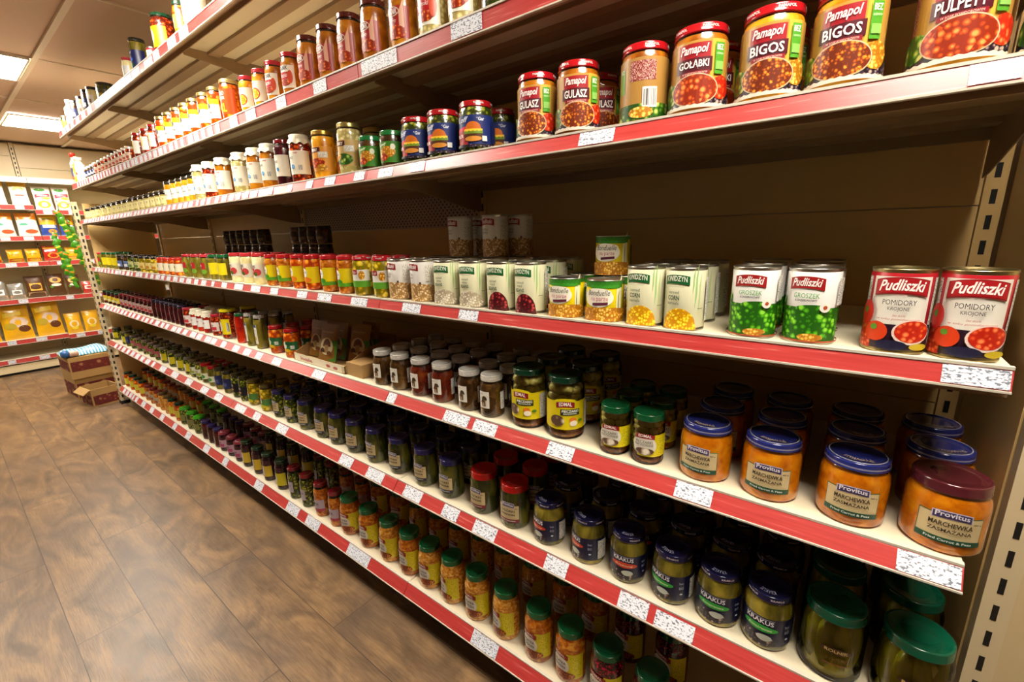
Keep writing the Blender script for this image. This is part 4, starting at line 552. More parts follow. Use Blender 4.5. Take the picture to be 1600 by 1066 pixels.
# ------------------------------------------------------------------ room
CREAM = M('dcb878', .42, var=.06, scale=6); CREAM2 = M('d2bf98', .4, var=.05, scale=5); DARK = M('14100c', .6)
DECK = M('d8ccb0', .38, var=.05, scale=8)
def floor_mat():
    m, n, l, b = _new('wood_plank_tiles')
    tc = n.new('ShaderNodeTexCoord'); mp = n.new('ShaderNodeMapping'); l.new(tc.outputs['Object'], mp.inputs['Vector'])
    mp.inputs['Location'].default_value = (2.735+1.375*.0, -.0435, 0)
    br = n.new('ShaderNodeTexBrick'); br.offset = .5; br.inputs['Scale'].default_value = 1; br.inputs['Brick Width'].default_value = 1.375; br.inputs['Row Height'].default_value = .1965
    br.inputs['Mortar Size'].default_value = .0014; br.inputs['Mortar Smooth'].default_value = .2; br.inputs['Bias'].default_value = 0
    br.inputs['Color1'].default_value = (0, 0, 0, 1); br.inputs['Color2'].default_value = (1, 1, 1, 1); br.inputs['Mortar'].default_value = (.5, .5, .5, 1)
    l.new(mp.outputs['Vector'], br.inputs['Vector'])
    # grain, stretched along the planks and shifted from plank to plank
    sh = n.new('ShaderNodeVectorMath'); sh.operation = 'MULTIPLY_ADD'; sh.inputs[1].default_value = (7, 3, 0); l.new(br.outputs['Color'], sh.inputs[0]); l.new(tc.outputs['Object'], sh.inputs[2])
    mg = n.new('ShaderNodeMapping'); mg.inputs['Scale'].default_value = (1.5, 3.6, 1); l.new(sh.outputs[0], mg.inputs['Vector'])
    n1 = n.new('ShaderNodeTexNoise'); n1.inputs['Scale'].default_value = 2.0; n1.inputs['Detail'].default_value = 7; n1.inputs['Distortion'].default_value = 1.6; l.new(mg.outputs['Vector'], n1.inputs['Vector'])
    mg2 = n.new('ShaderNodeMapping'); mg2.inputs['Scale'].default_value = (4, 60, 1); l.new(sh.outputs[0], mg2.inputs['Vector'])
    n2 = n.new('ShaderNodeTexNoise'); n2.inputs['Scale'].default_value = 2.5; n2.inputs['Detail'].default_value = 6; n2.inputs['Distortion'].default_value = 1.2; l.new(mg2.outputs['Vector'], n2.inputs['Vector'])
    n3 = n.new('ShaderNodeTexNoise'); n3.inputs['Scale'].default_value = 2.2; n3.inputs['Detail'].default_value = 3; l.new(sh.outputs[0], n3.inputs['Vector'])
    cr = n.new('ShaderNodeValToRGB'); e = cr.color_ramp.elements; e[0].position = .28; e[0].color = srgb('57432d'); e[1].position = .74; e[1].color = srgb('9f7c52')
    x = e.new(.5); x.color = srgb('7c6042')
    l.new(n1.outputs['Fac'], cr.inputs[0])
    c2 = n.new('ShaderNodeMix'); c2.data_type = 'RGBA'; c2.blend_type = 'MULTIPLY'; c2.inputs[0].default_value = .55; l.new(cr.outputs[0], c2.inputs[6])
    g = n.new('ShaderNodeValToRGB'); g.color_ramp.elements[0].position = .35; g.color_ramp.elements[0].color = (.48, .44, .42, 1); g.color_ramp.elements[1].position = .62; g.color_ramp.elements[1].color = (1, 1, 1, 1); l.new(n2.outputs['Fac'], g.inputs[0]); l.new(g.outputs[0], c2.inputs[7])
    c3 = n.new('ShaderNodeMix'); c3.data_type = 'RGBA'; c3.blend_type = 'MIX'; l.new(c2.outputs[2], c3.inputs[6]); c3.inputs[7].default_value = srgb('54463d')
    k = n.new('ShaderNodeMapRange'); k.inputs[1].default_value = .45; k.inputs[2].default_value = .7; k.inputs[4].default_value = .55; l.new(n3.outputs['Fac'], k.inputs[0]); l.new(k.outputs[0], c3.inputs[0])
    c4 = n.new('ShaderNodeMix'); c4.data_type = 'RGBA'; c4.blend_type = 'MULTIPLY'; l.new(br.outputs['Fac'], c4.inputs[0]); l.new(c3.outputs[2], c4.inputs[6]); c4.inputs[7].default_value = (.22, .2, .18, 1)
    l.new(c4.outputs[2], b.inputs['Base Color'])
    rr = n.new('ShaderNodeMapRange'); rr.inputs[3].default_value = .24; rr.inputs[4].default_value = .5; l.new(n2.outputs['Fac'], rr.inputs[0]); l.new(rr.outputs[0], b.inputs['Roughness'])
    bp = n.new('ShaderNodeBump'); bp.inputs['Strength'].default_value = .35; bp.inputs['Distance'].default_value = .0012
    sb = n.new('ShaderNodeMath'); sb.operation = 'SUBTRACT'; l.new(n2.outputs['Fac'], sb.inputs[0]); l.new(br.outputs['Fac'], sb.inputs[1]); l.new(sb.outputs[0], bp.inputs['Height']); l.new(bp.outputs['Normal'], b.inputs['Normal'])
    return m
XL, XR, YB, YF = -7.80, 3.0, -2.2, 2.05
mb = MB(); mb.box(XL-.1, XR+.1, YB-.1, YF+.1, -.1, 0, floor_mat()); struct(mb.build('floor'))
CEILM = M('e2c4ac', .8, var=.12, scale=160)
mb = MB(); mb.box(XL-.1, XR+.1, YB-.1, YF+.1, CEIL+.012, CEIL+.1, CEILM); struct(mb.build('ceiling'))
WALL = M('b3a184', .7, var=.05, scale=3)
for nm, b in (('wall_left', (XL-.1, XL, YB, YF, 0, CEIL+.012)), ('wall_right', (XR, XR+.1, YB, YF, 0, CEIL+.012)), ('wall_front_stand_in', (XL-.1, XR+.1, YB-.1, YB, 0, CEIL+.012)), ('wall_back', (XL-.1, XR+.1, YF, YF+.1, 0, CEIL+.012))):
    mb = MB(); mb.box(*b, M('40362a', .7, var=.3, scale=3) if nm == 'wall_front_stand_in' else WALL); struct(mb.build(nm))  # dark front wall stands in for unseen opposite shelving, set close to cut bounce
# ceiling grid: wide bars along the aisle, thin bars across
GRID = M('f0e2cc', .6); mb = MB(); yy = .675-1.2*4
while yy < YF: mb.box(XL, XR, yy-.014, yy+.014, CEIL-.004, CEIL+.012, GRID); yy += .6
xx = -4.29-1.22*2
while xx < XR: mb.box(xx-.004, xx+.004, YB, YF, CEIL+.004, CEIL+.012, GRID); xx += 1.22
struct(mb.build('trim_1'))
lampm, n, l, b = _new('lit_lamp_panel'); b.inputs['Base Color'].default_value = (.9, .9, .9, 1); b.inputs['Emission Color'].default_value = (1, .93, .80, 1); b.inputs['Emission Strength'].default_value = LAMP
FRM = M('e0dcd0', .4)
POS = ['square ceiling lamp panel at the left edge, nearer one', 'square ceiling lamp panel just before the far back wall', 'square ceiling lamp panel above the middle of the jar aisle', 'square ceiling lamp panel above the right end of the jar aisle']
for i, (x, y) in enumerate(LIGHTS):
    t = empty('ceiling_light', (x, y, CEIL-.006)); tag(t, POS[i] if i < 4 else ['square ceiling lamp panel in the far corner beyond the left edge', 'square ceiling lamp panel behind the camera over the opposite side'][i-4], 'ceiling light', 'ceiling lamp panels')
    f = MB()
    for bx in ((-.295, .295, -.285, -.275), (-.295, .295, .275, .285), (-.295, -.285, -.275, .275), (.285, .295, -.275, .275)): f.box(*bx, -.004, .010, FRM)
    f.build('frame', t); p = MB(); p.box(-.284, .284, -.274, .274, 0, .006, lampm); p.build('diffuser', t)

# ------------------------------------------------------------------ gondola
Z = {1: .841, 2: .459, 3: .185, 4: -.190, 5: -.490, 6: -.811, 7: -1.229}
RAILH = {1: .036, 2: .036, 3: .028, 4: .027, 5: .028, 6: .030, 7: .035}
Z = {k: v+CZ for k, v in Z.items()}
BX = [.183, -1.148, -2.480, -3.822, -5.03]
LEV = {1: 'top', 2: 'second', 3: 'third', 4: 'fourth', 5: 'fifth', 6: 'sixth', 7: 'bottom'}
BAY = ['nearest, rightmost', 'second', 'third', 'farthest, leftmost']
TILT = {1: 0, 2: 0, 3: .011, 4: .010, 5: .022, 6: .026, 7: .026}
def rail_mat():
    m, n, l, b = _new('red_price_rail_plastic')
    tc = n.new('ShaderNodeTexCoord'); mp = n.new('ShaderNodeMapping'); mp.inputs['Scale'].default_value = (9, 60, 260); l.new(tc.outputs['Object'], mp.inputs['Vector'])
    no = n.new('ShaderNodeTexNoise'); no.inputs['Scale'].default_value = 1; no.inputs['Detail'].default_value = 6; l.new(mp.outputs['Vector'], no.inputs['Vector'])
    cr = n.new('ShaderNodeValToRGB'); cr.color_ramp.elements[0].position = .3; cr.color_ramp.elements[0].color = srgb('a42c2a'); cr.color_ramp.elements[1].position = .62; cr.color_ramp.elements[1].color = srgb('b63c38')
    x = cr.color_ramp.elements.new(.72); x.color = srgb('cc7c74')
    l.new(no.outputs['Fac'], cr.inputs[0]); l.new(cr.outputs[0], b.inputs['Base Color']); b.inputs['Roughness'].default_value = .34; b.inputs['Coat Weight'].default_value = .3; b.inputs['Coat Roughness'].default_value = .3
    return m
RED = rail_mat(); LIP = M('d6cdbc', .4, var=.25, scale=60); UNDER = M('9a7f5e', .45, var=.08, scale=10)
SLIP = print_mat('price_slip_print', '6a6e7a', 'd4d6de', 190, 430, .57)
def shelf(level, bay):
    z = Z[level]; xa, xb = BX[bay+1]+.0015, BX[bay]-.0015; t = TILT[level]; Y = .826
    r = empty('shelf', ((xa+xb)/2, Y, z)); c = (xa+xb)/2; w2 = (xb-xa)/2
    tag(r, 'cream metal shelf with red price rail, %s level, %s bay' % (LEV[level], BAY[bay]), 'shelf', 'shelves of the long jar gondola')
    d = MB(); dep = .485
    d.box(-w2, w2, .002, dep, -.003, 0, DECK)
    for y0, y1, z0 in ((.004, .012, -.040), (.012, .050, -.012), (.050, .054, -.030), (.150, .200, -.016), (.270, .320, -.016), (.390, .440, -.016), (dep-.012, dep, -.034)): d.box(-w2, w2, y0, y1, z0, -.003, UNDER)
    d.build('deck', r)
    R = MB(); h = RAILH[level]
    R.prism([(-.0005, .001), (-t, -h-.001), (-t+.004, -h-.003), (.0035, -.002)], 'x', -w2, w2, RED)
    R.prism([(-.0025, .0035), (-.0025, -.0005), (.003, -.0015), (.006, .0035)], 'x', -w2, w2, LIP)
    R.prism([(-t-.0025, -h-.0005), (-t-.0025, -h-.0035), (-t+.005, -h-.0040), (-t+.004, -h-.0005)], 'x', -w2, w2, LIP)
    if w2: R.box(-w2, -w2+.006, -t*.6-.003, .003, -h+.003, -.003, LIP) if False else None
    RO = R.build('price_rail', r)
    if level < 7:
        for x0 in (-w2, w2-.0022):
            b = MB(); b.prism([(.485, -.004), (.485, -.105), (.430, -.100), (.20, -.052), (.055, -.036), (.055, -.004)], 'x', x0, x0+.0022, UNDER); b.build('bracket', r)
    for a, e in SLIPS[level]:
        m = (a+e)/2
        if BX[bay+1] < m < BX[bay]:
            a1, e1 = max(a-c, -w2+.002), min(e-c, w2-.002)
            s = MB(); q = random.uniform(-.0008, .0008); o = .0012
            s.prism([(-.0006-o-t*.06, -.002+q), (-t*.94-.0006-o, -h+.0015+q), (-t*.94-.0006-o+.0008, -h+.0015+q), (-.0006-o+.0008-t*.06, -.002+q)], 'x', a1, e1, SLIP); s.build('price_slip', RO)
    return r
for lv in range(1, 8):
    for by in range(4): shelf(lv, by)
# back boards, one of them perforated
def perf_mat():
    m, n, l, b = _new('perforated_board'); tc = n.new('ShaderNodeTexCoord')
    mp = n.new('ShaderNodeMapping'); mp.inputs['Scale'].default_value = (1, .001, 1); mp.inputs['Rotation'].default_value = (0, PI/4, 0); l.new(tc.outputs['Object'], mp.inputs['Vector'])
    v = n.new('ShaderNodeTexVoronoi'); v.inputs['Randomness'].default_value = 0; v.inputs['Scale'].default_value = 62; l.new(mp.outputs['Vector'], v.inputs['Vector'])
    c = n.new('ShaderNodeMath'); c.operation = 'LESS_THAN'; c.inputs[1].default_value = .24; l.new(v.outputs['Distance'], c.inputs[0])
    mx = n.new('ShaderNodeMix'); mx.data_type = 'RGBA'; mx.inputs[6].default_value = srgb('b49a84'); mx.inputs[7].default_value = srgb('1c120c'); l.new(c.outputs[0], mx.inputs[0]); l.new(mx.outputs[2], b.inputs['Base Color'])  # pinkish-brown of this board has its shade mixed into the colour
    return m
BZ = [.14, .57, .997, 1.428, 1.86, 2.30]
for by in range(4):
    xa, xb = BX[by+1]+.016, BX[by]-.016
    if by == 0: xb = BX[0]+.003
    r = empty('back_panel', ((xa+xb)/2, 1.33, 0)); tag(r, 'cream metal back boards behind the shelves, %s bay' % BAY[by], 'back panel', 'back boards of the long jar gondola'); w2 = (xb-xa)/2
    for i in range(5):
        m = MB()
        if by == 1 and i == 3:
            m.box(-w2, w2, 0, .012, BZ[i]+.0015, BZ[i]+.13, perf_mat()); o = m.build('perforated_board', r); o['label'] = 'perforated back board with shade painted into its brownish tone'
            m = MB(); m.box(-w2, w2, 0, .012, BZ[i]+.132, BZ[i+1]-.0015, CREAM); m.build('board', r)
        else: m.box(-w2, w2, 0, .012, BZ[i]+.0015, BZ[i+1]-.0015, CREAM); m.build('board', r)
def slotted(mb, x0, x1, y0, y1, z0, z1, face='y', step=.05, sh=.028, sw=.009, mat=None):
    mb.box(x0, x1, y0, y1, z0, z1, mat or CREAM2); z = z0+.03
    while z < z1-.05:
        if face == 'y': c = (x0+x1)/2; mb.box(c-sw/2, c+sw/2, y0-.0006, y0+.002, z, z+sh, DARK)
        z += step
for i, x in enumerate(BX):
    m = MB(); X = x+(.020 if i == 0 else 0); slotted(m, X-.0155, X+.0155, 1.322, 1.352, .0, 2.33, step=.05, mat=CREAM); o = m.build('shelf_upright')
    tag(o, 'slotted cream upright at the back of the jar gondola, %s' % ['right-hand end', 'first joint from the right', 'second joint from the right', 'third joint from the right', 'far left end'][i], 'upright', 'slotted uprights of the jar gondola')
# foot plinth
for by in range(4):
    m = MB(); m.box(BX[by+1]+.001, BX[by]-.001, .838, .846, .085, .150+.038, CREAM2) if False else None
    m.box(BX[by+1]+.001, BX[by]-.001, .93, .94, .0, .126, M('3a3226', .5)); m.box(BX[by+1]+.001, BX[by]-.001, .94, 1.31, .10, .126, UNDER)
    tag(m.build('plinth'), 'low metal plinth under the bottom shelf, %s bay' % BAY[by], 'plinth', 'plinths under the bottom shelf')
# right-hand end: side panel, slotted post, cream panel facing the aisle
m = MB(); m.box(.226, .2365, .946, 1.319, 0, 2.33, CREAM); m.build('side_panel'); tag(bpy.data.objects['side_panel'], 'cream side wall closing the right end of the jar shelves', 'side panel')
r = empty('cream_panel', (.24, .913, 0)); tag(r, 'large plain cream panel with slotted post at right edge', 'panel')
m = MB(); slotted(m, -.012, .022, 0, .03, 0, 2.33, step=.05, sw=.007); m.build('slotted_post', r)
m = MB(); m.box(.023, 1.6, .004, .02, 0, 2.33, M('cfb88c', .45, var=.03, scale=200, bump=.05)); m.build('panel', r)
# left-hand end post
m = MB()
m.box(-5.112, -5.048, .800, .832, .02, 1.73, CREAM2); z = .06
while z < 1.70: m.box(-5.090, -5.072, .7985, .802, z, z+.026, DARK); m.box(-5.0485, -5.0475, .810, .822, z, z+.026, DARK); z += .052
m.box(-5.115, -5.045, .795, .86, 0, .03, DARK)
tag(m.build('end_post'), 'slotted cream post standing at the far left end of the jar shelves', 'post')
m = MB(); m.box(-5.075, -5.063, .864, 1.30, .02, 1.72, CREAM); tag(m.build('end_side_panel'), 'cream side wall closing the far left end of the jar shelves', 'side panel')

# ------------------------------------------------------------------ products on the gondola
ORD = ['first', 'second', 'third', 'fourth', 'fifth', 'sixth', 'seventh', 'eighth', 'ninth', 'tenth', 'eleventh', 'twelfth', 'thirteenth', 'fourteenth', 'fifteenth', 'sixteenth', 'seventeenth', 'eighteenth', 'nineteenth', 'twentieth']
LOG = []; PROTO = {}
def put(kind, x, y, z, rot=0, sc=1.0, level=4, row=0, stacked=0):
    look, cat, r0, fn = T[kind]
    if kind not in PROTO: o = fn(); PROTO[kind] = o
    else: o = copy_tree(PROTO[kind])
    o.location = (x, y, z); o.rotation_euler = (0, 0, math.radians(rot+random.uniform(-4, 4))); o.scale = (sc, sc, 1)
    LOG.append((o, kind, level, row, stacked, x)); return o
HEIGHT = {}
DEPTHROWS = {1: 0, 2: 0, 3: 1, 4: 1, 5: 2, 6: 2, 7: 1}
EXTRA = dict(wmush=3, wmushr=3, fasola=2, whitebean=2, redbean=2, peas=2, corn=2, bond=1, tomato=0, greenlid=0, goldwhite=0, bigos=1, gulasz=1, golabki=1, burger=1, pulpety=0, backturned=0)
EXTRA.update({k: 1 for k in ('krgreen', 'krred', 'mustard', 'cherry', 'cherryr')}); EXTRA['krgreen'] = EXTRA['krred'] = 2
for lv, kind, x, y, rot, sc in ITEMS:
    if lv == 2 and kind in ('redcapb', 'oilb', 'whiteb'): x = {'redcapb': -4.985, 'oilb': -4.915, 'whiteb': -4.84}[kind]
    if lv == 2 and kind == 'bluesm': x += .05
    if x < -5.0: continue
    if kind == 'pulpety' and x > .15: x += .008
    if kind in ('peas', 'bigos') and x < -.1: x -= .006
    z = Z[lv]+.0004; put(kind, x, y, z, rot, sc, lv, 0)
    n = EXTRA.get(kind, DEPTHROWS[lv]) if lv > 2 else 0
    if x < -2.3: n = min(n, 1)
    r = T[kind][2]*sc; yy = y
    for k in range(n):
        yy += 2.16*r+.006+random.uniform(0, .006)+(.05 if lv == 7 and k == 0 else 0)
        if yy+r > 1.30: break
        jx = x+random.uniform(-.0015, .0015)
        put('krgreen' if (kind == 'rolbig' and False) else ('carrot' if kind == 'carrotred' else kind), jx, yy, z, rot+random.uniform(-20, 20), sc*.985, lv, k+1)
STACK = (('fasola', -.99, 1.03, .120), ('fasola', -.965, 1.115, .120), ('fasola', -.85, 1.03, .120), ('fasola', -.82, 1.115, .120), ('bond', -.45, .972, .088))
# cans and jars standing on others in the second row
for kind, x, yy, dz in STACK:
    put(kind, x, yy, Z[4]+dz+.001, 14, .97, 4, 1, 1)
for i in range(4):
    for k in range(3): put('darkbox', -1.93-.078*i, 1.12, Z[4]+.001+.081*k, 0, 1, 4, 3, k)
for i in range(6):
    for k in range(3): put('darkbox', -2.52-.088*i, 1.12, Z[4]+.001+.081*k, 0, 1, 4, 3, k)
def kindstack(it): return it[1] == 'darkbox'
ROWN = ['front row', 'second row back', 'third row back', 'back row', 'fifth row back']
groups = {}
for it in LOG: groups.setdefault((T[it[1]][0], it[2], it[3], it[4]), []).append(it)
for (look, lv, row, st), L in groups.items():
    L.sort(key=lambda a: a[5]); n = len(L)
    for i, it in enumerate(L):
        o = it[0]; where = '%s shelf' % LEV[lv] if lv not in (1, 7) else ('top shelf' if lv == 1 else 'bottom shelf')
        if n == 1: pos = ''
        elif n == 2: pos = ('left one, ', 'right one, ')[i]
        elif i < (n+1)//2: pos = 'leftmost, ' if i == 0 else '%s from left, ' % ORD[i]
        else: k = n-1-i; pos = 'rightmost, ' if k == 0 else '%s from right, ' % ORD[k]
        rw = ((['stacked on top, ', 'topmost of the stack, '][st-1] if kindstack(it) else 'stacked on top, ') if st else '')+('' if row == 0 or st else ROWN[row]+', ')
        lab = '%s, %s%s%s' % (look, pos, rw, where)
        if len(lab.split()) > 16: lab = lab.replace(', front row', '').replace(' from left', ' left').replace(' from right', ' right').replace(' row back', ' row')
        if len(lab.split()) > 16: lab = ' '.join([q for q in lab.split() if q not in ('of', 'and')])
        tag(o, lab, T[it[1]][1])
        if n > 1 or row: o['group'] = '%ss on the %s' % (it[0].name.split('.')[0].replace('_', ' '), where)
# ------------------------------------------------------------------ bags of spice and dried mushrooms in a carton on the fifth shelf
def bag_mesh(mb, w, h, t, mat, seal=.012, nx=8, nz=10, zones=None):
    """pillow bag standing up, facing -y, flat crimped seal above and below; zones: [(z share, material)]"""
    for side in (-1, 1):
        vs = []; fs = []; 
        for j in range(nz+1):
            v = j/nz
            for i in range(nx+1):
                u = i/nx; a = max(0, min(1, (v*h-seal)/(h-2*seal))) if h > 2*seal else 0
                d = t/2*(math.sin(PI*a)**.45 if 0 < a < 1 else 0)*(math.sin(PI*min(1, max(0, u)))**.5 if 0 < u < 1 else 0)
                pinch = 1-.06*math.sin(PI*a)
                vs.append(((u-.5)*w*pinch, side*(d+.0005), v*h))
        o = len(mb.v); mb.v += vs
        for j in range(nz):
            v = (j+.5)/nz; m = mat
            if zones:
                for zz, mm in zones:
                    if v >= zz: m = mm
            k = mb.mi(m)
            for i in range(nx):
                a = o+j*(nx+1)+i; f = [a, a+1, a+nx+2, a+nx+1]
                mb.f.append(f if side < 0 else f[::-1]); mb.m.append(k); mb.sm.append(True)
def bag_put(w, h, t):
    def put(x, z, lay):
        u = x/w+.5; v = z; a = max(0, min(1, (v*h-.012)/(h-.024))); d = t/2*(math.sin(PI*a)**.45 if 0 < a < 1 else 0)*(math.sin(PI*min(1, max(0, u)))**.5 if 0 < u < 1 else 0)
        return (x, -(d+.0012+lay*.0004), v*h)
    return put
def bag(name, look, cat, w, h, t, mat, els, zones=None, loc=(0, 0, 0), rz=0, lean=0, group=None):
    root = empty(name, loc); root.rotation_euler = (math.radians(lean), 0, math.radians(rz))
    b = MB(); bag_mesh(b, w, h, t, mat, zones=zones); k1 = b.build('pouch', root)
    lb = MB(); draw(lb, els, bag_put(w, h, t), dx=w/10); k2 = lb.build('printed_front', root)
    KIDS[root.name] = [k1, k2]; tag(root, look, cat, group); return root
z5 = Z[5]+.001
CARD = M('a8814c', .75, var=.15, scale=30); CARDL = M('c8b48c', .7, var=.12, scale=40)
r = empty('display_carton', (-1.60, .845, z5)); tag(r, 'open cardboard display carton of pouches on the fifth shelf', 'carton')
m = MB(); m.box(-.20, .17, 0, .003, 0, .030, CARDL); m.box(-.20, .17, 0, .24, 0, .003, CARD)
m.prism([(0, .0), (.24, .0), (.24, .10), (.10, .075), (0, .030)], 'x', .167, .170, CARD); m.prism([(0, .0), (.24, .0), (.24, .10), (.10, .075), (0, .030)], 'x', -.200, -.197, CARD); m.box(-.20, .17, .237, .24, 0, .10, CARD)
m.build('carton_body', r)
m = MB(); draw(m, [('r', -.02, .5, .34, .9, M('d8cdb4', .6)), ('t', -.10, .5, .09, .5, 'a83a34', 'Incale', 'b'), ('e', .06, .5, .03, .4, 'a84a44'), ('e', .11, .45, .03, .4, 'a84a44')], lambda x, z, lay: (x, -.0006-.0003*lay, z*.03), dx=.1); m.build('printed_strip', r)
m = MB(); m.box(.176, .27, .0, .14, 0, .048, CARD); o = m.build('cardboard_box', None, (-1.60, .85, z5)); tag(o, 'small torn brown cardboard box beside the display carton, fifth shelf', 'box')
BR = M('96661c', .6, var=.45, scale=40); GR = M('3f7a14', .6, var=.3, scale=40)
for i, (x, y, lean, rz) in enumerate(((-1.735, .905, 14, 3), (-1.735, .945, 12, 1), (-1.62, .885, 16, 8), (-1.62, .93, 14, 4), (-1.505, .95, 15, 12), (-1.50, .995, 12, 3))):
    bag('mushroom_pouch', 'brown and green dried-mushroom pouch, %s, in carton on fifth shelf' % ['left front', 'left behind front', 'middle front', 'middle behind front', 'right front', 'right behind front'][i], 'pouch', .105, .150, .016, BR,
        [('r', .030, .30, .045, .55, GR), ('e', -.002, .40, .072, .46, 'c0b088'), ('h', 0, .50, .046, .20, '5a3018'), ('r', 0, .34, .02, .20, '9a7a4a'), ('h', -.022, .30, .03, .12, '4a2814'), ('h', .018, .24, .03, .10, '6a3c20'), ('t', 0, .78, .07, .06, 'c89a4a', 'Grzyby', 'i')], loc=(x, y, z5+.009), rz=rz, lean=-lean, group='dried-mushroom pouches in the carton')

# ------------------------------------------------------------------ far shelving along the left wall, with bags
FX = -7.25
FARZ = {1: (.426, .378), 2: (.098, .098), 3: (-.18, -.18), 4: (-.575, -.578), 5: (-1.017, -1.034), 6: (-1.224, -1.236)}
def far_shelf(zl, ya, yb, dep, what, rail=True, h=.045, zt=0):
    r = empty('shelf', (FX, (ya+yb)/2, zl)); w2 = (yb-ya)/2
    tag(r, what, 'shelf', 'shelves of the far bag rack'); d = MB(); d.box(-dep, -.004, -w2, w2, -.03, 0, DECK); d.build('deck', r)
    q = MB(); q.box(-.004, .002, -w2, w2, -h, .002, RED if rail else LIP); q.box(-.004, .004, -w2, w2, -h-.004, -h, LIP); q.box(-.004, .004, -w2, w2, .0, .004, LIP); q.build('price_rail', r)
    if rail:
        y = -w2+.06
        while y < w2-.1:
            s = MB(); ww = random.uniform(.06, .09); s.box(.0021, .0029, y, y+ww, -h+.003, -.003, SLIP); s.build('price_slip', r); y += random.uniform(.16, .26)
names = ['first', 'second', 'third', 'fourth', 'fifth', 'lowest']
for k, (zl, zr) in FARZ.items():
    far_shelf(zl+CZ, -.40, .838, .46, 'far bag-rack shelf with red rail, left bay, %s from the top' % names[k-1])
    far_shelf(zr+CZ, .842, 2.0, .46, 'far bag-rack shelf with red rail, right bay, %s from the top' % names[k-1])
far_shelf(.716+CZ, .842, 2.0, .46, 'white canopy shelf above the far rack, right bay', False, .05)
far_shelf(.716+CZ, -.40, .838, .46, 'white canopy shelf above the far rack, left bay', False, .05)
for ya, yb, nm in ((-.40, .838, 'left'), (.842, 2.0, 'right')):
    r = empty('back_panel', (FX-.47, (ya+yb)/2, 0)); tag(r, 'cream back boards of the far bag rack, %s bay' % nm, 'back panel'); w2 = (yb-ya)/2-.02
    zs = [.1, .57, 1.0, 1.43, 1.87, 2.05, 2.266, 2.52] if nm == 'right' else [.1, .57, 1.0, 1.43, 1.87, 2.10, 2.385, 2.52]
    for i in range(len(zs)-1): m = MB(); m.box(-.014, 0, -w2, w2, zs[i]+.002, zs[i+1]-.002, CREAM2); m.build('board', r)
    m = MB(); m.box(FX-.07, FX-.008, (ya+yb)/2-w2, (ya+yb)/2+w2, 0.03, .112, CREAM2); m.box(FX-.07, FX-.04, (ya+yb)/2-w2, (ya+yb)/2+w2, 0, .03, DARK); tag(m.build('plinth'), 'cream kick plinth at the foot of the far bag rack, %s bay' % nm, 'plinth')
for y, nm in ((.84, 'right'), (-.402, 'left')):
    m = MB(); m.box(FX-.478, FX-.466, y-.016, y+.016, 0, 2.53, CREAM2); z = .1
    while z < 2.48: m.box(FX-.4665, FX-.4655, y-.005, y+.005, z, z+.026, DARK); z += .05
    tag(m.build('shelf_upright'), 'slotted upright on the back boards of the far bag rack, %s one' % nm, 'upright')
FC = dict(white=M('e0dccc', .35, coat=.3), yel=M('e0a812', .3, coat=.3, var=.25, scale=14), org=M('d07a14', .3, coat=.3), blue=M('28408c', .3, coat=.3), red=M('b42414', .3, coat=.3, var=.2, scale=12), brown=M('5a3414', .4, var=.4, scale=25), pink=M('c86a78', .35, coat=.3), clear=M('8a857c', .25, coat=.5, var=.4, scale=20))
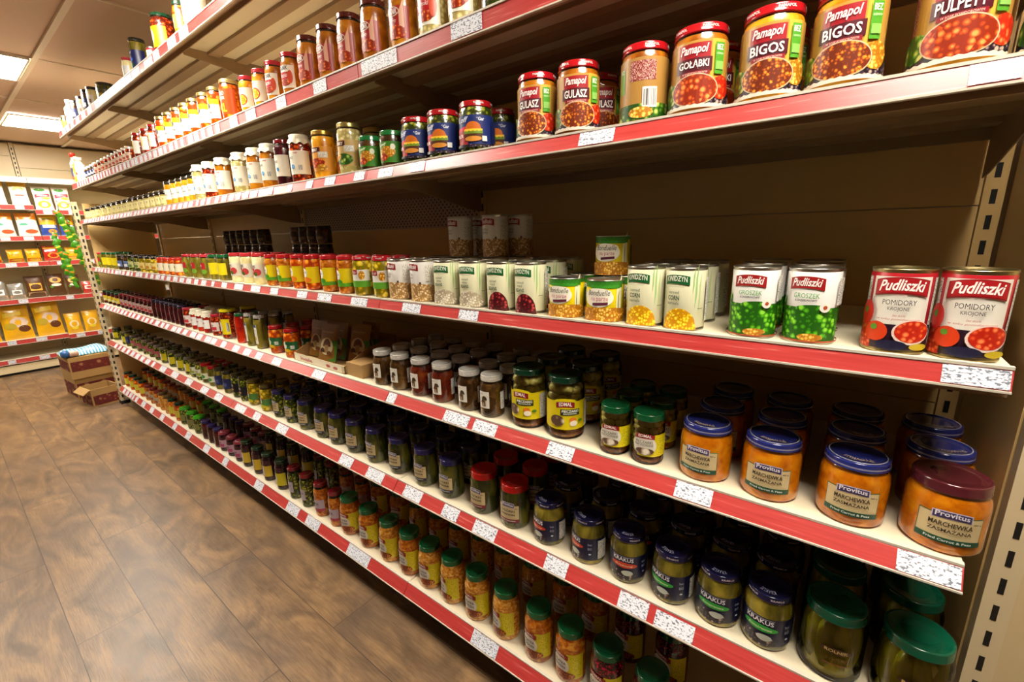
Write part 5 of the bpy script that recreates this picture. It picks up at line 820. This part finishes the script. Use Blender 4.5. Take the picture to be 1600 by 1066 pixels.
def fbag(y0, y1, lv, bay, h, kind, where, dx=.04):
    zz = FARZ[lv][0 if (y0+y1)/2 < .84 else 1]+CZ+.001; w = (y1-y0)*.97; yc = (y0+y1)/2; t = min(.07, w*.5)
    E = dict(
     flour=('white', [('r', 0, .5, w*.8, .35, 'e8e4dc'), ('h', 0, .72, w*.7, .18, 'e0cc5a'), ('e', .02, .72, w*.3, .07, '6a8a2a'), ('r', 0, .42, w*.5, .05, 'b8503a')], [(.78, FC['yel'])], 'flour_bag', 'bag', 'white and yellow paper bag'),
     chips=('white', [('s', 0, .62, w*.8, .14, 'c03040'), ('e', -.01, .86, w*.6, .14, '3a7a2a'), ('e', 0, .24, w*.7, .30, 'e0a828'), ('e', .02, .5, w*.5, .10, 'c8c03a'), ('t', 0, .62, w*.6, .09, 'f0e8e8', 'chrup', 'i')], None, 'crisp_bag', 'bag', 'white bag with red stripe and green top'),
     cereal=('white', [('r', 0, .55, w*.8, .3, 'e8e8e0'), ('e', .02, .2, w*.6, .18, 'c8502a'), ('e', -.03, .5, w*.4, .12, '4a9a7a')], [(.72, FC['org'])], 'cereal_bag', 'bag', 'white bag with orange top'),
     blueyel=('blue', [('r', 0, .42, w*.7, .12, 'd8e0f0'), ('e', .02, .2, w*.5, .2, 'c88a3a'), ('t', 0, .75, w*.6, .08, '3a6a2a', 'MUSLI', 'b')], [(.55, FC['yel'])], 'muesli_bag', 'bag', 'blue bag with yellow top'),
     soup=('yel', [('r', 0, .15, w*.9, .25, 'b02a1a'), ('t', 0, .6, w*.5, .08, '8a4a0c', 'mix', 'b')], None, 'soup_packet', 'packet', 'small yellow packet with red foot'),
     noodle=('red', [('e', .0, .35, w*.6, .34, 'e0902a'), ('r', 0, .85, w*.9, .12, 'e0a01c'), ('s', -.02, .68, w*.55, .12, 'f0e0d8')], None, 'noodle_packet', 'packet', 'bright red noodle packet'),
     tray=('clear', [('r', 0, .42, w*.6, .3, 'e8e0e0'), ('r', 0, .14, w*.95, .2, 'b88a70')], None, 'nut_tray', 'packet', 'clear packet with white contents'),
     tray2=('brown', [('r', 0, .48, w*.6, .34, 'dca848'), ('r', 0, .14, w*.9, .2, 'a88a70')], None, 'biscuit_tray', 'packet', 'dark packet with orange window'),
     cookie=('brown', [('e', 0, .72, w*.7, .26, 'd89a4a'), ('e', 0, .5, w*.6, .12, 'dcd0c0'), ('r', 0, .22, w*.8, .3, '4a3010'), ('e', -w*.3, .42, w*.2, .1, '4a8a2a')], None, 'cookie_packet', 'packet', 'brown cookie packet'),
     gold=('yel', [('e', .02, .5, w*.6, .3, 'c8b0a0'), ('e', .05, .3, w*.4, .2, '5a3018'), ('e', -.05, .4, w*.4, .2, 'a89020'), ('s', -.02, .75, w*.6, .12, 'e8c41c')], None, 'pasta_bag', 'bag', 'big golden-yellow bag'),
     goldsm=('yel', [('e', .0, .45, w*.6, .35, 'dcc8a8'), ('e', 0, .25, w*.4, .15, 'e0c430')], None, 'pasta_bag', 'bag', 'small golden-yellow bag'),
     redwhite=('red', [('r', 0, .5, w*.7, .3, 'dcd0cc')], None, 'sweet_packet', 'packet', 'red and white packet'))[kind]
    mat, els, zones, nm, cat, look = E
    bag(nm, '%s, %s of the far rack' % (look, where), cat, w, h, t, FC[mat], els, [(0, FC[mat])]+zones if zones else None, loc=(FX-dx-t/2, yc, zz), rz=90, lean=-7, group='packets on the far rack')
rows = {1: [(.50, .66, 'flour', .25), (.69, .832, 'flour', .245), (.86, 1.01, 'chips', .255), (1.02, 1.16, 'chips', .255)],
 2: [(.50, .66, 'cereal', .25), (.675, .845, 'cereal', .25), (.85, 1.0, 'blueyel', .245), (1.01, 1.14, 'blueyel', .235), (.30, .47, 'cereal', .25)],
 3: [(.38, .50, 'soup', .13), (.54, .665, 'soup', .14), (.68, .80, 'soup', .145), (.815, .98, 'noodle', .17), (1.0, 1.14, 'soup', .15)],
 4: [(.36, .465, 'tray', .20), (.475, .60, 'tray', .17), (.61, .77, 'tray2', .24), (.785, .93, 'cookie', .25), (.94, 1.06, 'cookie', .23), (1.07, 1.18, 'redwhite', .14)],
 5: [(.12, .33, 'gold', .33), (.345, .585, 'gold', .37), (.60, .83, 'gold', .40), (.845, .99, 'goldsm', .24), (1.0, 1.15, 'goldsm', .25)]}
rn = ['first shelf', 'second shelf', 'third shelf', 'fourth shelf', 'fifth shelf']
for lv, L in rows.items():
    cnt = {}
    for q in L: cnt[q[2]] = cnt.get(q[2], 0)+1
    seen = {}
    for y0, y1, kd, h in sorted(L):
        i = seen.get(kd, 0); seen[kd] = i+1; n = cnt[kd]
        pos = '' if n == 1 else ('left one, ' if i == 0 else 'right one, ') if n == 2 else ('leftmost, ' if i == 0 else 'rightmost, ' if i == n-1 else ORD[i]+' from left, ')
        fbag(y0, y1, lv, 0, h, kd, pos+rn[lv-1])
m = MB(); m.box(FX-.01, FX-.007, .0, .83, -.18+CZ+.001, -.18+CZ+.045, glass_mat()); tag(m.build('acrylic_ledge'), 'low clear acrylic ledge along the third shelf of the far rack', 'ledge')

# ------------------------------------------------------------------ hanging strips of green seasoning packets beside the end post
r = empty('hanging_packet_strip', (-5.35, .78, 1.70)); tag(r, 'hanging strips of small green and orange packets beside the end post', 'packet strip')
GP = M('4a9a20', .35, coat=.3, var=.4, scale=60); OP = M('d07a1c', .35, coat=.3); YP = M('c8c428', .35, coat=.3)
for s_, (sx, sy, z0, n) in enumerate(((0.0, -.03, 1.68, 10), (-.03, .02, 1.60, 11), (.05, .05, 1.40, 7), (-.09, -.075, 1.50, 7), (.03, -.055, 1.34, 6))):
    m = MB(); z = z0; x = sx; y = sy
    for k in range(n):
        hh = .060; m2 = MB(); bag_mesh(m2, random.uniform(.036, .05), hh, .020, GP, seal=.004, nx=4, nz=5, zones=[(0, GP), (.6, (OP if k % 3 == 0 else GP if k % 2 else YP)), (.8, GP)])
        a = random.uniform(-.8, .8)+1.0; tlt = random.uniform(-.55, .55)
        for (vx, vy, vz) in m2.v:
            vx, vz = vx*math.cos(tlt)-(vz-hh/2)*math.sin(tlt), vx*math.sin(tlt)+(vz-hh/2)*math.cos(tlt)+hh/2
            m.v.append((x+vx*math.cos(a)-vy*math.sin(a), y+vx*math.sin(a)+vy*math.cos(a), z-1.70-hh+vz))
        o = len(m.v)-len(m2.v)
        for f, q in zip(m2.f, m2.m): m.f.append([i+o for i in f]); m.m.append(m.mi(m2.mats[q])); m.sm.append(True)
        z -= .050; x += random.uniform(-.006, .008); y += .010 if s_ in (0, 1) else .003
    m.build('packet_strand', r)
m = MB(); m.tube([(.0, -.02, -.03), (0, -.02, .06)], .003, TIN); m.tube([(-.09, -.07, -.20), (-.02, -.02, .05), (.05, .05, -.30)], .002, TIN); m.tube([(0, -.02, .05), (.12, .01, .02), (.236, .03, .02)], .003, TIN); m.build('hook', r)

# ------------------------------------------------------------------ cardboard boxes on the floor at the end of the shelves
CB = M('a9854e', .8, var=.12, scale=18); CBI = M('8a6a3a', .85, var=.15, scale=18)
MAR = chunks('maroon_box_print', ['5a140c', '6e1a10', '9a7048'], 28, rough=.7, coat=0, bump=0, per_object=False)
def carton(name, look, loc, rz, w, d, h, band, openflap=True):
    r = empty(name, loc, math.radians(rz)); tag(r, look, 'box'); t = .005; m = MB()
    m.box(-w/2, w/2, -d/2, -d/2+t, 0, h, CB); m.box(-w/2, w/2, d/2-t, d/2, 0, h, CB); m.box(-w/2, -w/2+t, -d/2+t, d/2-t, 0, h, CB); m.box(w/2-t, w/2, -d/2+t, d/2-t, 0, h, CB); m.box(-w/2+t, w/2-t, -d/2+t, d/2-t, 0, t, CBI)
    if not openflap: m.box(-w/2+t, w/2-t, -d/2+t, d/2-t, h-t, h, CB); m.box(-w/2-.0004, w/2+.0004, -.02, .02, h, h+.0006, M('b89a66', .4))
    m.build('box_walls', r)
    m = MB(); a, b = band; e = .0006
    m.box(-w/2+.01, w/2-.01, -d/2-e, -d/2-e/3, h*a, h*b, MAR); m.box(w/2+e/3, w/2+e, -d/2+.01, d/2-.01, h*a, h*b, MAR); m.build('printed_band', r)
    if openflap:
        for s in (-1, 1): m = MB(); m.prism([(s*d/2, h), (s*(d/2+.05), h-.035), (s*(d/2+.048), h-.04), (s*(d/2-.004), h-.004)], 'x', -w/2+.01, w/2-.01, CB); m.build('flap', r) if s < 0 else m.build('flap', r)
    return r
carton('cardboard_box', 'large closed brown cardboard box on the floor, lower of the pair', (-5.72, .73, .0), 4, .36, .30, .20, (.1, .75), False)
carton('cardboard_box', 'brown cardboard box with maroon print, upper of the pair', (-5.70, .73, .201), 3, .37, .31, .20, (.35, .8), False)
carton('cardboard_box', 'small open cardboard box with maroon print, in front on floor', (-5.30, .715, 0), 8, .24, .20, .155, (.05, .62))
# blue and white striped plastic sack lying on the upper box
r = empty('plastic_sack', (-5.69, .73, .407)); tag(r, 'blue and white striped plastic sack lying on the cardboard boxes', 'sack')
stripes, n, l, b = _new('blue_striped_plastic'); tc = n.new('ShaderNodeTexCoord'); wv = n.new('ShaderNodeTexWave'); wv.inputs['Scale'].default_value = 14; wv.inputs['Distortion'].default_value = 1; wv.bands_direction = 'Y'; l.new(tc.outputs['Object'], wv.inputs['Vector'])
cr = n.new('ShaderNodeValToRGB'); cr.color_ramp.elements[0].color = srgb('3a9cc8'); cr.color_ramp.elements[1].color = srgb('c8dce4'); cr.color_ramp.elements[0].position = .35; cr.color_ramp.elements[1].position = .6; l.new(wv.outputs['Fac'], cr.inputs[0]); l.new(cr.outputs[0], b.inputs['Base Color']); b.inputs['Roughness'].default_value = .3
m = MB(); nx, ny = 12, 16; vs = []; fs = []
for j in range(ny+1):
    for i in range(nx+1):
        u, v = i/nx-.5, j/ny-.5; e = (1-(2*abs(u))**4)*(1-(2*abs(v))**6)
        vs.append((u*.30, v*.34, .004+.045*max(0, e)*(1+.2*math.sin(7*v+3*u))))
o = (nx+1)*(ny+1)
vs += [(x, y, .0) for x, y, z in vs]
for j in range(ny):
    for i in range(nx): a = j*(nx+1)+i; fs.append([a, a+1, a+nx+2, a+nx+1]); fs.append([a+o, a+o+nx+1, a+o+nx+2, a+o+1])
edge = [i for i in range(nx+1)]+[j*(nx+1)+nx for j in range(1, ny+1)]+[ny*(nx+1)+i for i in range(nx-1, -1, -1)]+[j*(nx+1) for j in range(ny-1, 0, -1)]
for k in range(len(edge)): a, c = edge[k], edge[(k+1) % len(edge)]; fs.append([a+o, c+o, c, a])
m.add(vs, fs, stripes, True); m.build('sack_body', r)
m = MB(); m.tube([(.145, -.13, .035), (.155, -.155, .03), (.16, -.17, .03)], [.032, .036, .025], M('2a5a94', .4), 12); m.tube([(.15, -.12, .03), (.15, -.06, .025)], [.03, .02], M('d0b0a0', .5), 10); m.build('rolled_end', r)
